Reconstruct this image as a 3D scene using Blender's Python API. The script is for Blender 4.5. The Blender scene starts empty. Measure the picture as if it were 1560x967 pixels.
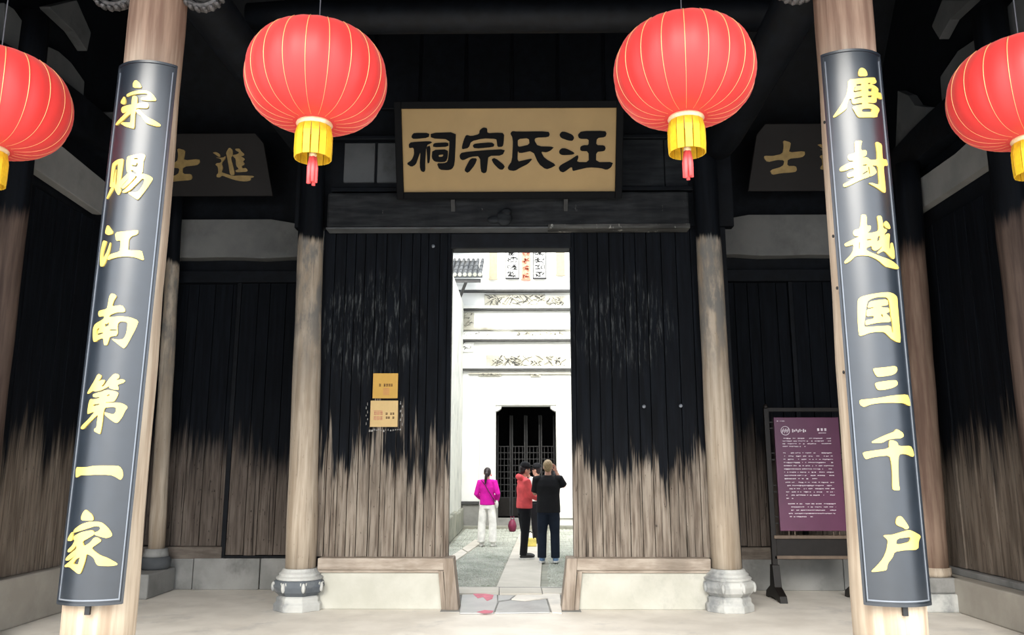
import bpy, bmesh, math, random
from mathutils import Vector, Matrix, Euler
from mathutils.geometry import tessellate_polygon
random.seed(7)
scene = bpy.context.scene
col = scene.collection
# ------------------------------------------------------------------ camera
F = 1220.0                                   # focal length in pixels of the 1560 x 967 frame
CAM = Vector((0, 0, 1.6))
ROT = Euler((math.radians(90 + 10.63), 0, math.radians(0.7)))
cd = bpy.data.cameras.new('camera'); cam = bpy.data.objects.new('camera', cd); col.objects.link(cam)
cam.location = CAM; cam.rotation_euler = ROT
cd.sensor_width = 36.0; cd.lens = F / 1560 * 36; cd.clip_end = 300
scene.camera = cam
# ------------------------------------------------------------------ sky and exposure
w = bpy.data.worlds.new('overcast_sky'); scene.world = w; w.use_nodes = True
wn = w.node_tree; bg = wn.nodes['Background']
tc = wn.nodes.new('ShaderNodeTexCoord'); sx = wn.nodes.new('ShaderNodeSeparateXYZ')
rp = wn.nodes.new('ShaderNodeValToRGB')
wn.links.new(tc.outputs['Generated'], sx.inputs[0]); wn.links.new(sx.outputs['Z'], rp.inputs[0])
rp.color_ramp.elements[0].position = 0.0; rp.color_ramp.elements[0].color = (0.80, 0.86, 0.94, 1)
rp.color_ramp.elements[1].position = 1.0; rp.color_ramp.elements[1].color = (0.93, 0.97, 1.0, 1)
wn.links.new(rp.outputs[0], bg.inputs['Color']); bg.inputs['Strength'].default_value = 1.0
sl = bpy.data.lights.new('veiled_sun', 'SUN'); sl.energy = 1.9; sl.angle = math.radians(45); sl.color = (1.0, 0.95, 0.86)
so = bpy.data.objects.new('veiled_sun', sl); col.objects.link(so); so.rotation_euler = (math.radians(52), 0, math.radians(-10))
vs = scene.view_settings
vs.view_transform = 'Standard'; vs.look = 'None'; vs.gamma = 1.0; vs.use_curve_mapping = False
vs.exposure = 2.0

# ------------------------------------------------------------------ helpers
RM = ROT.to_matrix()
def ray(px, py): return RM @ Vector(((px - 780) / F, (483.5 - py) / F, -1))
def P(px, py, Y):
    d = ray(px, py); return CAM + d * (Y / d.y)
def PX(px, py, X):
    d = ray(px, py); return CAM + d * (X / d.x)
def PZ(px, py, Z):
    d = ray(px, py); return CAM + d * ((Z - CAM.z) / d.z)
ORG = {}
def link(o, parent=None):
    col.objects.link(o)
    if parent is not None: o.parent = parent
    return o
def tag(o, label=None, cat=None, group=None, kind=None):
    if label: o['label'] = label
    if cat: o['category'] = cat
    if group: o['group'] = group
    if kind or cat: o['kind'] = kind or 'thing'
    return o
def thing(name, loc, label, cat, group=None, rz=0):
    o = bpy.data.objects.new(name, None); col.objects.link(o)
    o.empty_display_size = 0.1
    o.location = loc; o.rotation_euler = (0, 0, rz)
    ORG[o.name] = Vector(loc)
    return tag(o, label, cat, group, 'thing')
class MB:
    def __init__(s): s.v = []; s.f = []
    def add(s, vs, fs):
        n = len(s.v); s.v += [Vector(v) for v in vs]; s.f += [tuple(i + n for i in f) for f in fs]; return s
    def box(s, a, b):
        x0, y0, z0 = a; x1, y1, z1 = b
        return s.hexa([(x0,y0,z0),(x1,y0,z0),(x1,y1,z0),(x0,y1,z0),(x0,y0,z1),(x1,y0,z1),(x1,y1,z1),(x0,y1,z1)])
    def hexa(s, p):
        return s.add(p, [(0,3,2,1),(4,5,6,7),(0,1,5,4),(1,2,6,5),(2,3,7,6),(3,0,4,7)])
    def bar(s, a, b, wx, wy, side=Vector((1,0,0))):
        a = Vector(a); b = Vector(b); t = (b - a).normalized()
        sd = (side - t * side.dot(t)).normalized(); u = t.cross(sd)
        c = [(-1,-1),(1,-1),(1,1),(-1,1)]
        return s.add([a + sd*wx/2*i + u*wy/2*j for i, j in c] + [b + sd*wx/2*i + u*wy/2*j for i, j in c],
                     [(0,3,2,1),(4,5,6,7),(0,1,5,4),(1,2,6,5),(2,3,7,6),(3,0,4,7)])
    def prism(s, poly, axis, d0, d1):
        # polygon of 2-D points extruded along an axis ('x','y','z')
        def mk(p, d):
            return {'x': (d, p[0], p[1]), 'y': (p[0], d, p[1]), 'z': (p[0], p[1], d)}[axis]
        n = len(poly); tris = tessellate_polygon([[Vector((p[0], p[1], 0)) for p in poly]])
        return s.add([mk(p, d0) for p in poly] + [mk(p, d1) for p in poly],
                     [tuple(t) for t in tris] + [tuple(i + n for i in reversed(t)) for t in tris] +
                     [(i, (i+1) % n, (i+1) % n + n, i + n) for i in range(n)])
    def lathe(s, prof, c=(0,0,0), seg=24, phase=0.0, axis=None):
        c = Vector(c); m = len(prof); vs = []
        for r, z in prof:
            for k in range(seg):
                a = 2*math.pi*k/seg + phase
                v = Vector((r*math.cos(a), r*math.sin(a), z))
                if axis is not None: v = axis @ v
                vs.append(c + v)
        fs = [(i*seg+k, i*seg+(k+1)%seg, (i+1)*seg+(k+1)%seg, (i+1)*seg+k) for i in range(m-1) for k in range(seg)]
        fs += [tuple(reversed(range(seg))), tuple((m-1)*seg + k for k in range(seg))]
        return s.add(vs, fs)
    def tube(s, pts, rad, seg=8, side=Vector((1,0,0)), cap=True):
        # pts: points, rad: radius or (rx, ry) per point
        pts = [Vector(p) for p in pts]; n = len(pts); vs = []
        for i, p in enumerate(pts):
            t = (pts[min(i+1, n-1)] - pts[max(i-1, 0)]).normalized()
            sd = side - t * side.dot(t)
            if sd.length < 1e-3: sd = Vector((0,1,0)) - t * t.y
            sd.normalize(); u = t.cross(sd)
            r = rad[i] if isinstance(rad, (list, tuple)) else rad
            rx, ry = r if isinstance(r, (list, tuple)) else (r, r)
            for k in range(seg):
                a = 2*math.pi*k/seg
                vs.append(p + sd*(rx*math.cos(a)) + u*(ry*math.sin(a)))
        fs = [(i*seg+k, i*seg+(k+1)%seg, (i+1)*seg+(k+1)%seg, (i+1)*seg+k) for i in range(n-1) for k in range(seg)]
        if cap: fs += [tuple(reversed(range(seg))), tuple((n-1)*seg + k for k in range(seg))]
        return s.add(vs, fs)
    def ell(s, c, r, seg=16, rings=10, rot=None):
        c = Vector(c); prof = []
        vs = [Vector((0,0,-1))]
        for i in range(1, rings):
            ph = -math.pi/2 + math.pi*i/rings
            for k in range(seg):
                a = 2*math.pi*k/seg; vs.append(Vector((math.cos(ph)*math.cos(a), math.cos(ph)*math.sin(a), math.sin(ph))))
        vs.append(Vector((0,0,1))); L = len(vs) - 1
        fs = [(0, 1+(k+1)%seg, 1+k) for k in range(seg)]
        for i in range(rings-2):
            for k in range(seg):
                fs.append((1+i*seg+k, 1+i*seg+(k+1)%seg, 1+(i+1)*seg+(k+1)%seg, 1+(i+1)*seg+k))
        fs += [(L, 1+(rings-2)*seg+k, 1+(rings-2)*seg+(k+1)%seg) for k in range(seg)]
        out = []
        for v in vs:
            q = Vector((v.x*r[0], v.y*r[1], v.z*r[2]))
            if rot is not None: q = rot @ q
            out.append(c + q)
        return s.add(out, fs)
    def build(s, name, mat, parent=None, smooth=False, bevel=0.0, local=False, mods=None):
        me = bpy.data.meshes.new(name)
        o0 = Vector((0,0,0))
        if parent is not None and not local: o0 = ORG.get(parent.name, o0)
        me.from_pydata([v - o0 for v in s.v], [], s.f); me.update()
        bm = bmesh.new(); bm.from_mesh(me); bmesh.ops.recalc_face_normals(bm, faces=bm.faces); bm.to_mesh(me); bm.free()
        me.materials.append(mat)
        if smooth:
            for p in me.polygons: p.use_smooth = True
        o = bpy.data.objects.new(name, me); link(o, parent)
        ORG[o.name] = o0
        if bevel:
            b = o.modifiers.new('bevel', 'BEVEL'); b.width = bevel; b.segments = 2; b.limit_method = 'ANGLE'
        return o
# ------------------------------------------------------------------ materials
class NT:
    def __init__(s, name):
        s.m = bpy.data.materials.new(name); s.m.use_nodes = True; s.t = s.m.node_tree
        s.b = s.t.nodes['Principled BSDF']
    def n(s, typ, **kw):
        nd = s.t.nodes.new(typ)
        for k, v in kw.items():
            if hasattr(nd, k) and k not in nd.inputs: setattr(nd, k, v)
            else: s.set(nd, k, v)
        return nd
    def set(s, nd, k, v):
        i = nd.inputs[k]
        if isinstance(v, bpy.types.NodeSocket): s.t.links.new(v, i)
        else: i.default_value = v
    def math(s, op, a, b=0.0, c=0.0, clamp=False):
        nd = s.t.nodes.new('ShaderNodeMath'); nd.operation = op; nd.use_clamp = clamp
        for i, v in enumerate((a, b, c)):
            if isinstance(v, bpy.types.NodeSocket): s.t.links.new(v, nd.inputs[i])
            else: nd.inputs[i].default_value = v
        return nd.outputs[0]
    def pos(s): return s.n('ShaderNodeNewGeometry').outputs['Position']
    def obj(s): return s.n('ShaderNodeTexCoord').outputs['Object']
    def scaled(s, v, sc, off=(0,0,0)):
        nd = s.n('ShaderNodeMapping'); s.t.links.new(v, nd.inputs['Vector']); nd.inputs['Scale'].default_value = sc; nd.inputs['Location'].default_value = off
        return nd.outputs[0]
    def noise(s, v, scale=1.0, detail=4.0, rough=0.55):
        nd = s.n('ShaderNodeTexNoise'); s.t.links.new(v, nd.inputs['Vector'])
        nd.inputs['Scale'].default_value = scale; nd.inputs['Detail'].default_value = detail; nd.inputs['Roughness'].default_value = rough
        return nd.outputs['Fac']
    def ramp(s, f, a, b):      # smooth 0..1 between a and b
        nd = s.n('ShaderNodeMapRange'); nd.interpolation_type = 'SMOOTHSTEP'
        s.t.links.new(f, nd.inputs[0]); nd.inputs[1].default_value = a; nd.inputs[2].default_value = b
        return nd.outputs[0]
    def mix(s, f, a, b):
        nd = s.n('ShaderNodeMix'); nd.data_type = 'RGBA'
        for k, v in ((0, f), (6, a), (7, b)):
            if isinstance(v, bpy.types.NodeSocket): s.t.links.new(v, nd.inputs[k])
            elif k == 0: nd.inputs[0].default_value = v
            else: nd.inputs[k].default_value = (*v, 1)
        return nd.outputs[2]
    def sep(s, v):
        nd = s.n('ShaderNodeSeparateXYZ'); s.t.links.new(v, nd.inputs[0]); return nd.outputs
    def bump(s, h, strength=0.3, dist=0.01):
        nd = s.n('ShaderNodeBump'); s.t.links.new(h, nd.inputs['Height']); nd.inputs['Strength'].default_value = strength; nd.inputs['Distance'].default_value = dist
        s.t.links.new(nd.outputs[0], s.b.inputs['Normal'])
    def color(s, c):
        if isinstance(c, bpy.types.NodeSocket): s.t.links.new(c, s.b.inputs['Base Color'])
        else: s.b.inputs['Base Color'].default_value = (*c, 1)
    def fin(s, rough=0.6, metal=0.0, spec=0.5):
        s.b.inputs['Roughness'].default_value = rough; s.b.inputs['Metallic'].default_value = metal
        s.b.inputs['Specular IOR Level'].default_value = spec
        return s.m
def plain(name, c, rough=0.6, metal=0.0, spec=0.4, var=0.15, scale=12.0, bump=0.0):
    m = NT(name); v = m.obj()
    n = m.noise(v, scale, 4)
    m.color(m.mix(m.ramp(n, 0.3, 0.7), tuple(x*(1-var) for x in c), tuple(min(1, x*(1+var)) for x in c)))
    if bump: m.bump(m.noise(v, scale*4, 5), bump, 0.01)
    return m.fin(rough, metal, spec)
def wood(name, a, b, rough=0.75, sc=(22, 22, 1.6), bump=0.35, spots=None, stain=None, spec=0.14, wear=None, cracks=0.0, aged=None):
    """grainy wood in world space; spots = (colour, amount); stain = (z0, amplitude, softness, dark a, dark b, upward)"""
    m = NT(name); p = m.pos()
    g = m.noise(m.scaled(p, sc), 1.0, 6, 0.6)
    big = m.noise(m.scaled(p, (3, 3, 0.9)), 1.0, 3)
    c = m.mix(m.ramp(g, 0.32, 0.68), a, b)
    c = m.mix(m.math('MULTIPLY', m.ramp(big, 0.4, 0.75), 0.5), c, tuple(x*0.55 for x in a))
    if cracks:
        ck = m.noise(m.scaled(p, (48, 48, 0.9), (8, 3, 1)), 1.0, 3, 0.6)
        c = m.mix(m.math('MULTIPLY', m.ramp(ck, 0.60, 0.66), cracks), c, tuple(x*0.16 for x in a))
        fl2 = m.noise(m.scaled(p, (30, 30, 9), (2, 8, 1)), 1.0, 4, 0.65)
        c = m.mix(m.math('MULTIPLY', m.ramp(fl2, 0.64, 0.70), cracks), c, tuple(x*0.12 for x in a))
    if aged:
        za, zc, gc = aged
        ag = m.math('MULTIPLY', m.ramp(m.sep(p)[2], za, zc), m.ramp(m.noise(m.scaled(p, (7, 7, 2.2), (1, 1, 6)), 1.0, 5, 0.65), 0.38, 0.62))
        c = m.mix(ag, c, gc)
    if spots:
        sp = m.noise(m.scaled(p, (9, 9, 3.0), (3, 1, 2)), 1.0, 5, 0.7)
        c = m.mix(m.ramp(sp, 0.78 - 0.25*spots[1], 0.84 - 0.2*spots[1]), c, spots[0])
    if stain:
        z0, amp, soft, da, db = stain[:5]
        z = m.sep(p)[2]
        st = m.noise(m.scaled(p, (9, 9, 0.35), (5, 2, 0)), 1.0, 5, 0.65)
        st2 = m.noise(m.scaled(p, (1.3, 1.3, 0.6)), 1.0, 2)
        st3 = m.noise(m.scaled(p, (34, 34, 1.6), (2, 9, 3)), 1.0, 3, 0.6)
        h = m.math('ADD', z, m.math('ADD', m.math('MULTIPLY', m.math('SUBTRACT', st, 0.5), amp), m.math('MULTIPLY', m.math('SUBTRACT', st2, 0.5), amp)))
        h = m.math('ADD', h, m.math('MULTIPLY', m.math('SUBTRACT', st3, 0.5), amp * 0.6))
        k = m.ramp(h, z0 - soft, z0 + soft)
        d = m.mix(m.ramp(g, 0.35, 0.7), da, db)
        if wear:
            for (cx, cy, cz, rx, rz, amount) in wear:
                q = m.sep(p)
                ex = m.math('POWER', m.math('DIVIDE', m.math('SUBTRACT', q[0], cx), rx), 2.0)
                ez = m.math('POWER', m.math('DIVIDE', m.math('SUBTRACT', q[2], cz), rz), 2.0)
                area = m.ramp(m.math('ADD', ex, ez), 1.0, 0.2)
                fl = m.ramp(m.noise(m.scaled(p, (30, 30, 3.2), (1, 7, 4)), 1.0, 5, 0.7), 0.50, 0.70)
                d = m.mix(m.math('MULTIPLY', m.math('MULTIPLY', area, fl), amount), d, (0.16, 0.17, 0.17))
        c = m.mix(k, c, d)
    m.color(c); m.bump(g, bump, 0.008)
    return m.fin(rough, 0, spec)
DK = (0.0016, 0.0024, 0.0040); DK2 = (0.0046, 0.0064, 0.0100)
M = {}
M['door'] = wood('smoke_stained_door_wood', (0.135, 0.105, 0.082), (0.315, 0.268, 0.218), stain=(1.75, 1.9, 0.18, DK, DK2),
                 wear=[(-1.88, 0, 3.32, 0.8, 0.8, 0.5), (1.25, 0, 3.35, 0.75, 0.75, 0.42)], cracks=0.85, spots=((0.02, 0.018, 0.016), 0.28))
M['bay'] = wood('smoke_stained_bay_wood', (0.085, 0.066, 0.054), (0.165, 0.135, 0.112), stain=(1.75, 1.3, 0.4, DK, DK2), spots=((0.02, 0.018, 0.016), 0.25), cracks=0.8)
M['side'] = wood('smoke_stained_side_wall_wood', (0.12, 0.093, 0.072), (0.23, 0.188, 0.15), stain=(1.75, 1.5, 0.4, DK, DK2), spots=((0.02, 0.018, 0.016), 0.2), cracks=0.6)
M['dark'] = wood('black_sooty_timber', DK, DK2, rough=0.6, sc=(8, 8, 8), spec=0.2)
M['darkgrey'] = wood('worn_grey_black_timber', (0.008, 0.0095, 0.012), (0.024, 0.027, 0.030), rough=0.7, sc=(2, 9, 14), spots=((0.09, 0.095, 0.09), 0.25))
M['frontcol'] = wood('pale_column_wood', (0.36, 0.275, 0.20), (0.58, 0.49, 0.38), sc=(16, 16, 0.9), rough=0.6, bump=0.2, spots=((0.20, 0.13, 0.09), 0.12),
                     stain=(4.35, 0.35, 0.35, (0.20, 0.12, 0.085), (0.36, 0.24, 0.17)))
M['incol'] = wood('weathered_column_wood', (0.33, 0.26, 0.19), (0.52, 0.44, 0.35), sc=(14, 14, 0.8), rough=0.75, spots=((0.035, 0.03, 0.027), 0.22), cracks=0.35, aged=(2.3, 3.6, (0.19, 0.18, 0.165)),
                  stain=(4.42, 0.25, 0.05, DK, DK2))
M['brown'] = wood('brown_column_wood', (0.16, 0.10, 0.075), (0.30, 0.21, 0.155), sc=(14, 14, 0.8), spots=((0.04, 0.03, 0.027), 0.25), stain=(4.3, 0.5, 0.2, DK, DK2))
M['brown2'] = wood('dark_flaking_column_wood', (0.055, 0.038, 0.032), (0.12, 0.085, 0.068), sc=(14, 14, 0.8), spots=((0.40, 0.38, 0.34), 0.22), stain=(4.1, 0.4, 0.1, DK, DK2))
M['sill2'] = wood('dim_bay_sill_wood', (0.11, 0.09, 0.075), (0.19, 0.16, 0.135), sc=(3, 14, 14))
M['sill'] = wood('bare_sill_wood', (0.27, 0.22, 0.175), (0.42, 0.36, 0.30), sc=(3, 14, 14), spots=((0.05, 0.04, 0.035), 0.15))
M['sillv'] = wood('bare_post_wood', (0.22, 0.175, 0.135), (0.38, 0.32, 0.265), sc=(18, 18, 2), spots=((0.05, 0.04, 0.035), 0.2))
def plaster(name, a, b, dirt, rough=0.9, amt=0.35, bump=0.15):
    m = NT(name); p = m.pos()
    c = m.mix(m.ramp(m.noise(p, 2.2, 5), 0.3, 0.7), a, b)
    d = m.math('MULTIPLY', m.ramp(m.noise(m.scaled(p, (1.6, 1.6, 1.2), (4, 4, 1)), 1.0, 6, 0.65), 0.52, 0.72), amt)
    c = m.mix(d, c, dirt); m.color(c)
    m.bump(m.noise(p, 40, 4), bump, 0.006)
    return m.fin(rough, 0, 0.3)
M['floor'] = plaster('worn_pale_cement', (0.66, 0.615, 0.55), (0.78, 0.735, 0.665), (0.46, 0.44, 0.42), rough=0.6, amt=0.6)
M['yard'] = plaster('outer_paving', (0.42, 0.41, 0.39), (0.5, 0.48, 0.45), (0.32, 0.3, 0.28), rough=0.8)
M['gatestone'] = plaster('pale_gate_stone', (0.44, 0.43, 0.37), (0.53, 0.52, 0.46), (0.27, 0.26, 0.23), amt=0.55)
M['basestone'] = plaster('carved_base_stone', (0.40, 0.40, 0.38), (0.55, 0.55, 0.52), (0.14, 0.15, 0.16), amt=0.8, bump=0.3)
M['darkstone'] = plaster('dark_base_stone', (0.05, 0.055, 0.06), (0.09, 0.095, 0.10), (0.03, 0.03, 0.03))
M['bluestone'] = plaster('blue_grey_base_stone', (0.07, 0.08, 0.095), (0.13, 0.145, 0.16), (0.4, 0.4, 0.38), amt=0.5, bump=0.3)
M['greystone'] = plaster('grey_plinth_stone', (0.20, 0.20, 0.19), (0.30, 0.295, 0.28), (0.10, 0.10, 0.095), amt=0.7, bump=0.3)
M['dado'] = plaster('tan_dado_plaster', (0.34, 0.31, 0.265), (0.43, 0.40, 0.345), (0.24, 0.22, 0.19), amt=0.4)
M['infill'] = plaster('grey_infill_board', (0.20, 0.20, 0.195), (0.26, 0.255, 0.245), (0.11, 0.11, 0.105), amt=0.5)
M['infill2'] = plaster('smoky_infill_and_edge_highlight', (0.075, 0.08, 0.085), (0.10, 0.105, 0.11), (0.03, 0.03, 0.03), amt=0.6)
M['sidebeam'] = plaster('grey_painted_beam', (0.13, 0.132, 0.13), (0.175, 0.175, 0.168), (0.08, 0.08, 0.078), amt=0.5)
M['white'] = plaster('white_facade_plaster', (0.80, 0.80, 0.77), (0.86, 0.86, 0.84), (0.62, 0.58, 0.46), amt=0.22, bump=0.1)
M['cream'] = plaster('cream_relief_stone', (0.40, 0.385, 0.32), (0.50, 0.485, 0.42), (0.22, 0.21, 0.17), amt=0.7, bump=0.3)
M['wing'] = plaster('stained_wing_plaster', (0.56, 0.57, 0.54), (0.68, 0.68, 0.63), (0.33, 0.34, 0.31), amt=0.7)
M['tile'] = plaster('grey_roof_tile', (0.045, 0.05, 0.055), (0.09, 0.095, 0.10), (0.2, 0.2, 0.19), amt=0.5)
M['line'] = plain('dark_trim_and_shadow_gap', (0.06, 0.06, 0.06), 0.8)  # dark facade trim, also the painted shadow gap under the mouldings
M['moss'] = plaster('mossy_stone', (0.24, 0.245, 0.21), (0.33, 0.325, 0.27), (0.12, 0.135, 0.10), amt=0.8, bump=0.4)
M['slab'] = plaster('pale_path_slab', (0.50, 0.47, 0.41), (0.58, 0.54, 0.48), (0.40, 0.37, 0.33), amt=0.4)
M['wet'] = plaster('damp_threshold_stone', (0.38, 0.385, 0.39), (0.48, 0.48, 0.47), (0.28, 0.28, 0.28), rough=0.35, amt=0.6)
M['gold'] = plain('gilded_lettering', (0.83, 0.60, 0.14), 0.32, 0.25, 0.7, var=0.06)
M['gold2'] = plain('dull_gilt_lettering', (0.34, 0.23, 0.085), 0.4, 0.3, 0.5, var=0.15)
M['lacq'] = plain('black_lacquer', (0.010, 0.014, 0.020), 0.33, 0, 0.9, var=0.1)
M['rim'] = plain('silvered_rim', (0.20, 0.22, 0.25), 0.35, 0.4, 0.5, var=0.05)
M['plaque'] = plain('old_gold_plaque_board', (0.30, 0.195, 0.075), 0.45, 0.15, 0.4, var=0.06, scale=2)
M['ink'] = plain('black_ink_lettering', (0.0025, 0.0028, 0.0035), 0.7, 0, 0.12)
M['sideplaque'] = plain('dark_brown_plaque', (0.018, 0.016, 0.0155), 0.55, 0, 0.2, var=0.08, scale=3)
M['iron'] = plain('dark_iron', (0.02, 0.021, 0.023), 0.5, 0.4, 0.5)
M['paper1'] = plain('orange_notice', (0.62, 0.36, 0.07), 0.6, var=0.06, scale=4)
M['paper2'] = plain('cream_notice', (0.66, 0.46, 0.20), 0.6, var=0.06, scale=4)
M['pinkink'] = plain('faded_red_print', (0.55, 0.20, 0.14), 0.7)
M['brownink'] = plain('brown_print', (0.10, 0.035, 0.02), 0.7)
M['whiteink'] = plain('white_print', (0.62, 0.55, 0.60), 0.6)
M['purple'] = plain('purple_info_panel', (0.105, 0.03, 0.07), 0.35, 0, 0.5, var=0.1, scale=2)
M['standwood'] = plain('dark_stand_wood', (0.009, 0.007, 0.006), 0.5, 0, 0.3, var=0.2)
M['standedge'] = plain('worn_stand_rail', (0.12, 0.085, 0.06), 0.5)
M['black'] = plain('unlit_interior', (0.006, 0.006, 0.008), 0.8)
M['lattice'] = plain('grey_lattice_wood', (0.022, 0.022, 0.023), 0.6)
def lantern_cloth():
    m = NT('red_lantern_cloth'); m.color((0.74, 0.048, 0.045))
    m.b.inputs['Sheen Weight'].default_value = 0.3; m.b.inputs['Sheen Roughness'].default_value = 0.4
    m.b.inputs['Sheen Tint'].default_value = (1, 0.75, 0.65, 1)
    m.fin(0.5, 0, 0.45)
    tr = m.n('ShaderNodeBsdfTranslucent'); tr.inputs['Color'].default_value = (0.9, 0.06, 0.05, 1)
    mx = m.n('ShaderNodeMixShader'); mx.inputs[0].default_value = 0.3
    m.t.links.new(m.b.outputs[0], mx.inputs[1]); m.t.links.new(tr.outputs[0], mx.inputs[2])
    m.t.links.new(mx.outputs[0], m.t.nodes['Material Output'].inputs['Surface'])
    return m.m
M['lantern'] = lantern_cloth()
M['rib'] = plain('gilt_rib_piping', (0.85, 0.38, 0.16), 0.35, 0.2, 0.6, var=0.05)
M['fringe'] = plain('yellow_fringe', (0.66, 0.40, 0.015), 0.5, 0, 0.4, var=0.12, scale=30)
M['collar'] = plain('pale_gold_collar', (0.85, 0.66, 0.38), 0.35, 0.2, 0.6)
M['tassel'] = plain('pink_red_tassel', (0.85, 0.10, 0.10), 0.55, var=0.1, scale=30)
M['cord'] = plain('grey_cord', (0.10, 0.10, 0.11), 0.6)
M['redpaper'] = plain('pink_paper_scrap', (0.62, 0.16, 0.22), 0.7)
# ================================================================== the setting
def struct(mb, name, mat, label=None, **k):
    return tag(mb.build(name, mat, **k), label, None, None, 'structure')
GY = 9.75            # front face of the gate wall
BY = 11.2            # back wall of the two side bays
WLX, WRX = -5.32, 5.2
def roofz(y): return 5.25 + (y - 3.4) * 0.52 if y <= GY else 5.25 + (GY - 3.4) * 0.52 - (y - GY) * 1.33
# floor of the hall, paving in front and the base of the courtyard
struct(MB().box((-9, -14, -0.3), (9, 3.2, -0.02)), 'floor_forecourt', M['yard'], 'grey paving of the forecourt')
struct(MB().box((-9, 3.2, -0.3), (9, 11.46, 0.0)), 'floor', M['floor'], 'worn pale cement floor of the gate hall')
struct(MB().box((-9, 11.46, -0.3), (9, 24, -0.03)), 'floor_courtyard', M['moss'], 'mossy ground of the inner courtyard')
# roof: boarding with rafters below it
cl = MB()
sec = [(3.2, roofz(3.2)), (GY, roofz(GY)), (12.25, roofz(12.25)), (12.25, roofz(12.25)+0.16), (GY, roofz(GY)+0.2), (3.2, roofz(3.2)+0.16)]
cl.prism(sec, 'x', -8, 8)
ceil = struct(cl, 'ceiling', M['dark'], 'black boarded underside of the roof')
for k in range(38):
    x = -7.6 + k * 0.41
    MB().bar((x, 3.25, roofz(3.25) - 0.05), (x, GY - 0.1, roofz(GY - 0.1) - 0.05), 0.1, 0.1).build('rafter', M['dark'], ceil)
for k in range(14):
    x = -2.7 + k * 0.41
    MB().bar((x, GY + 0.1, roofz(GY + 0.1) - 0.05), (x, 12.2, roofz(12.2) - 0.05), 0.1, 0.1).build('rafter', M['dark'], ceil)
# side walls with a gable outline, planks in front of them
def gable(x0, x1):
    pts = [(3.3, 0), (12.2, 0), (12.2, roofz(12.2)), (GY, roofz(GY)), (3.3, roofz(3.3))]
    return MB().prism(pts, 'x', x0, x1)
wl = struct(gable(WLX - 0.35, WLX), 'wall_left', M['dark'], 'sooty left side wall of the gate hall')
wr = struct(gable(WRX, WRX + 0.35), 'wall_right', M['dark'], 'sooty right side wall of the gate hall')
def plankrow(parent, mat, axis, a, b, fix, z0, z1, wmin, wmax, thick, name='plank'):
    """vertical planks from a to b along an axis; fix = face coordinate, thick is signed"""
    t = a
    while t < b - 0.02:
        wd = min(random.uniform(wmin, wmax), b - t)
        if b - (t + wd) < 0.06: wd = b - t
        th = thick * random.uniform(0.75, 1.1); zz = z0 + random.uniform(0, 0.012)
        g = 0.004
        if axis == 'x': mb = MB().box((t + g, fix, zz), (t + wd - g, fix + th, z1))
        else: mb = MB().box((min(fix, fix + th), t + g, zz), (max(fix, fix + th), t + wd - g, z1))
        mb.build(name, mat, parent, bevel=0.004)
        t += wd
plankrow(wl, M['side'], 'y', 6.2, BY, WLX, 0.5, 4.6, 0.16, 0.3, 0.05)
plankrow(wr, M['side'], 'y', 6.2, BY, WRX, 0.44, 4.6, 0.16, 0.3, -0.05)
struct(MB().box((WLX - 0.02, 3.6, 0), (WLX + 0.14, BY, 0.5)), 'baseboard_left', M['dado'], 'plastered low base of the left side wall', bevel=0.02)
struct(MB().box((WRX - 0.30, 3.6, 0), (WRX + 0.02, BY, 0.37)), 'baseboard_right', M['dado'], 'plastered ledge along the right side wall', bevel=0.02)
struct(MB().box((WRX - 0.12, 3.6, 0.37), (WRX + 0.02, BY, 0.44)), 'trim_right', M['greystone'], 'grey stone course above the right ledge', bevel=0.01)
# smoky infill boards between the curved beams of the side walls
def infill(X, pts, mat, name='infill_board', depth=0.04):
    s = 1 if X < 0 else -1
    q = [PX(px, py, X) for px, py in pts]
    parent = wl if X < 0 else wr
    MB().prism([(v.y, v.z) for v in q], 'x', X - s*0.08, X + s*depth).build(name, mat, parent, bevel=0.008)
XL, XR = WLX + 0.10, WRX - 0.10
infill(XL, [(44, 216), (88, 222), (164, 284), (157, 327), (150, 326), (44, 254)], M['infill'])
infill(XL, [(0, 4), (16, 14), (38, 46), (34, 94), (0, 80)], M['infill2'])
infill(XL, [(62, 68), (84, 78), (104, 96), (124, 124), (121, 170), (58, 112)], M['infill2'])
infill(XL, [(70, 10), (112, 0), (134, 50), (128, 78), (108, 48), (72, 14)], M['infill2'])
infill(XL, [(146, 172), (170, 170), (164, 224), (146, 192)], M['infill2'])
infill(XR, [(1381, 296), (1400, 276), (1460, 234), (1484, 212), (1511, 219), (1511, 250), (1384, 334)], M['infill'])
infill(XR, [(1437, 117), (1464, 78), (1494, 58), (1497, 100), (1450, 140), (1440, 158)], M['infill2'])
infill(XR, [(1424, 40), (1440, 0), (1484, 0), (1452, 30), (1436, 60)], M['infill2'])
infill(XR, [(1526, 24), (1560, -10), (1580, 10), (1580, 50), (1527, 66)], M['infill2'])
infill(XR, [(1372, 138), (1388, 145), (1398, 160), (1415, 163), (1414, 184), (1396, 200), (1378, 236), (1368, 240)], M['infill2'])
# curved tie beams carried by the side walls
def moonbeam(X, y0, y1, z, h, sag, label):
    s = 1 if X < 0 else -1; n = 14; top = []; bot = []
    for i in range(n + 1):
        t = i / n; y = y0 + (y1 - y0) * t; a = 4 * t * (1 - t)
        top.append((y, z + h + sag * a)); bot.append((y, z + sag * a * 0.9))
    o = MB().prism(bot + top[::-1], 'x', X, X + s*0.22).build('curved_beam', M['dark'], bevel=0.03)
    tag(o, label, 'beam', 'curved beams on the side walls')
moonbeam(WLX, 6.9, 10.9, 5.25, 0.42, 0.2, 'black curved beam on the left wall above the grey infill board')
moonbeam(WRX, 6.9, 10.9, 5.25, 0.42, 0.2, 'black curved beam on the right wall above the grey infill board')
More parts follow.
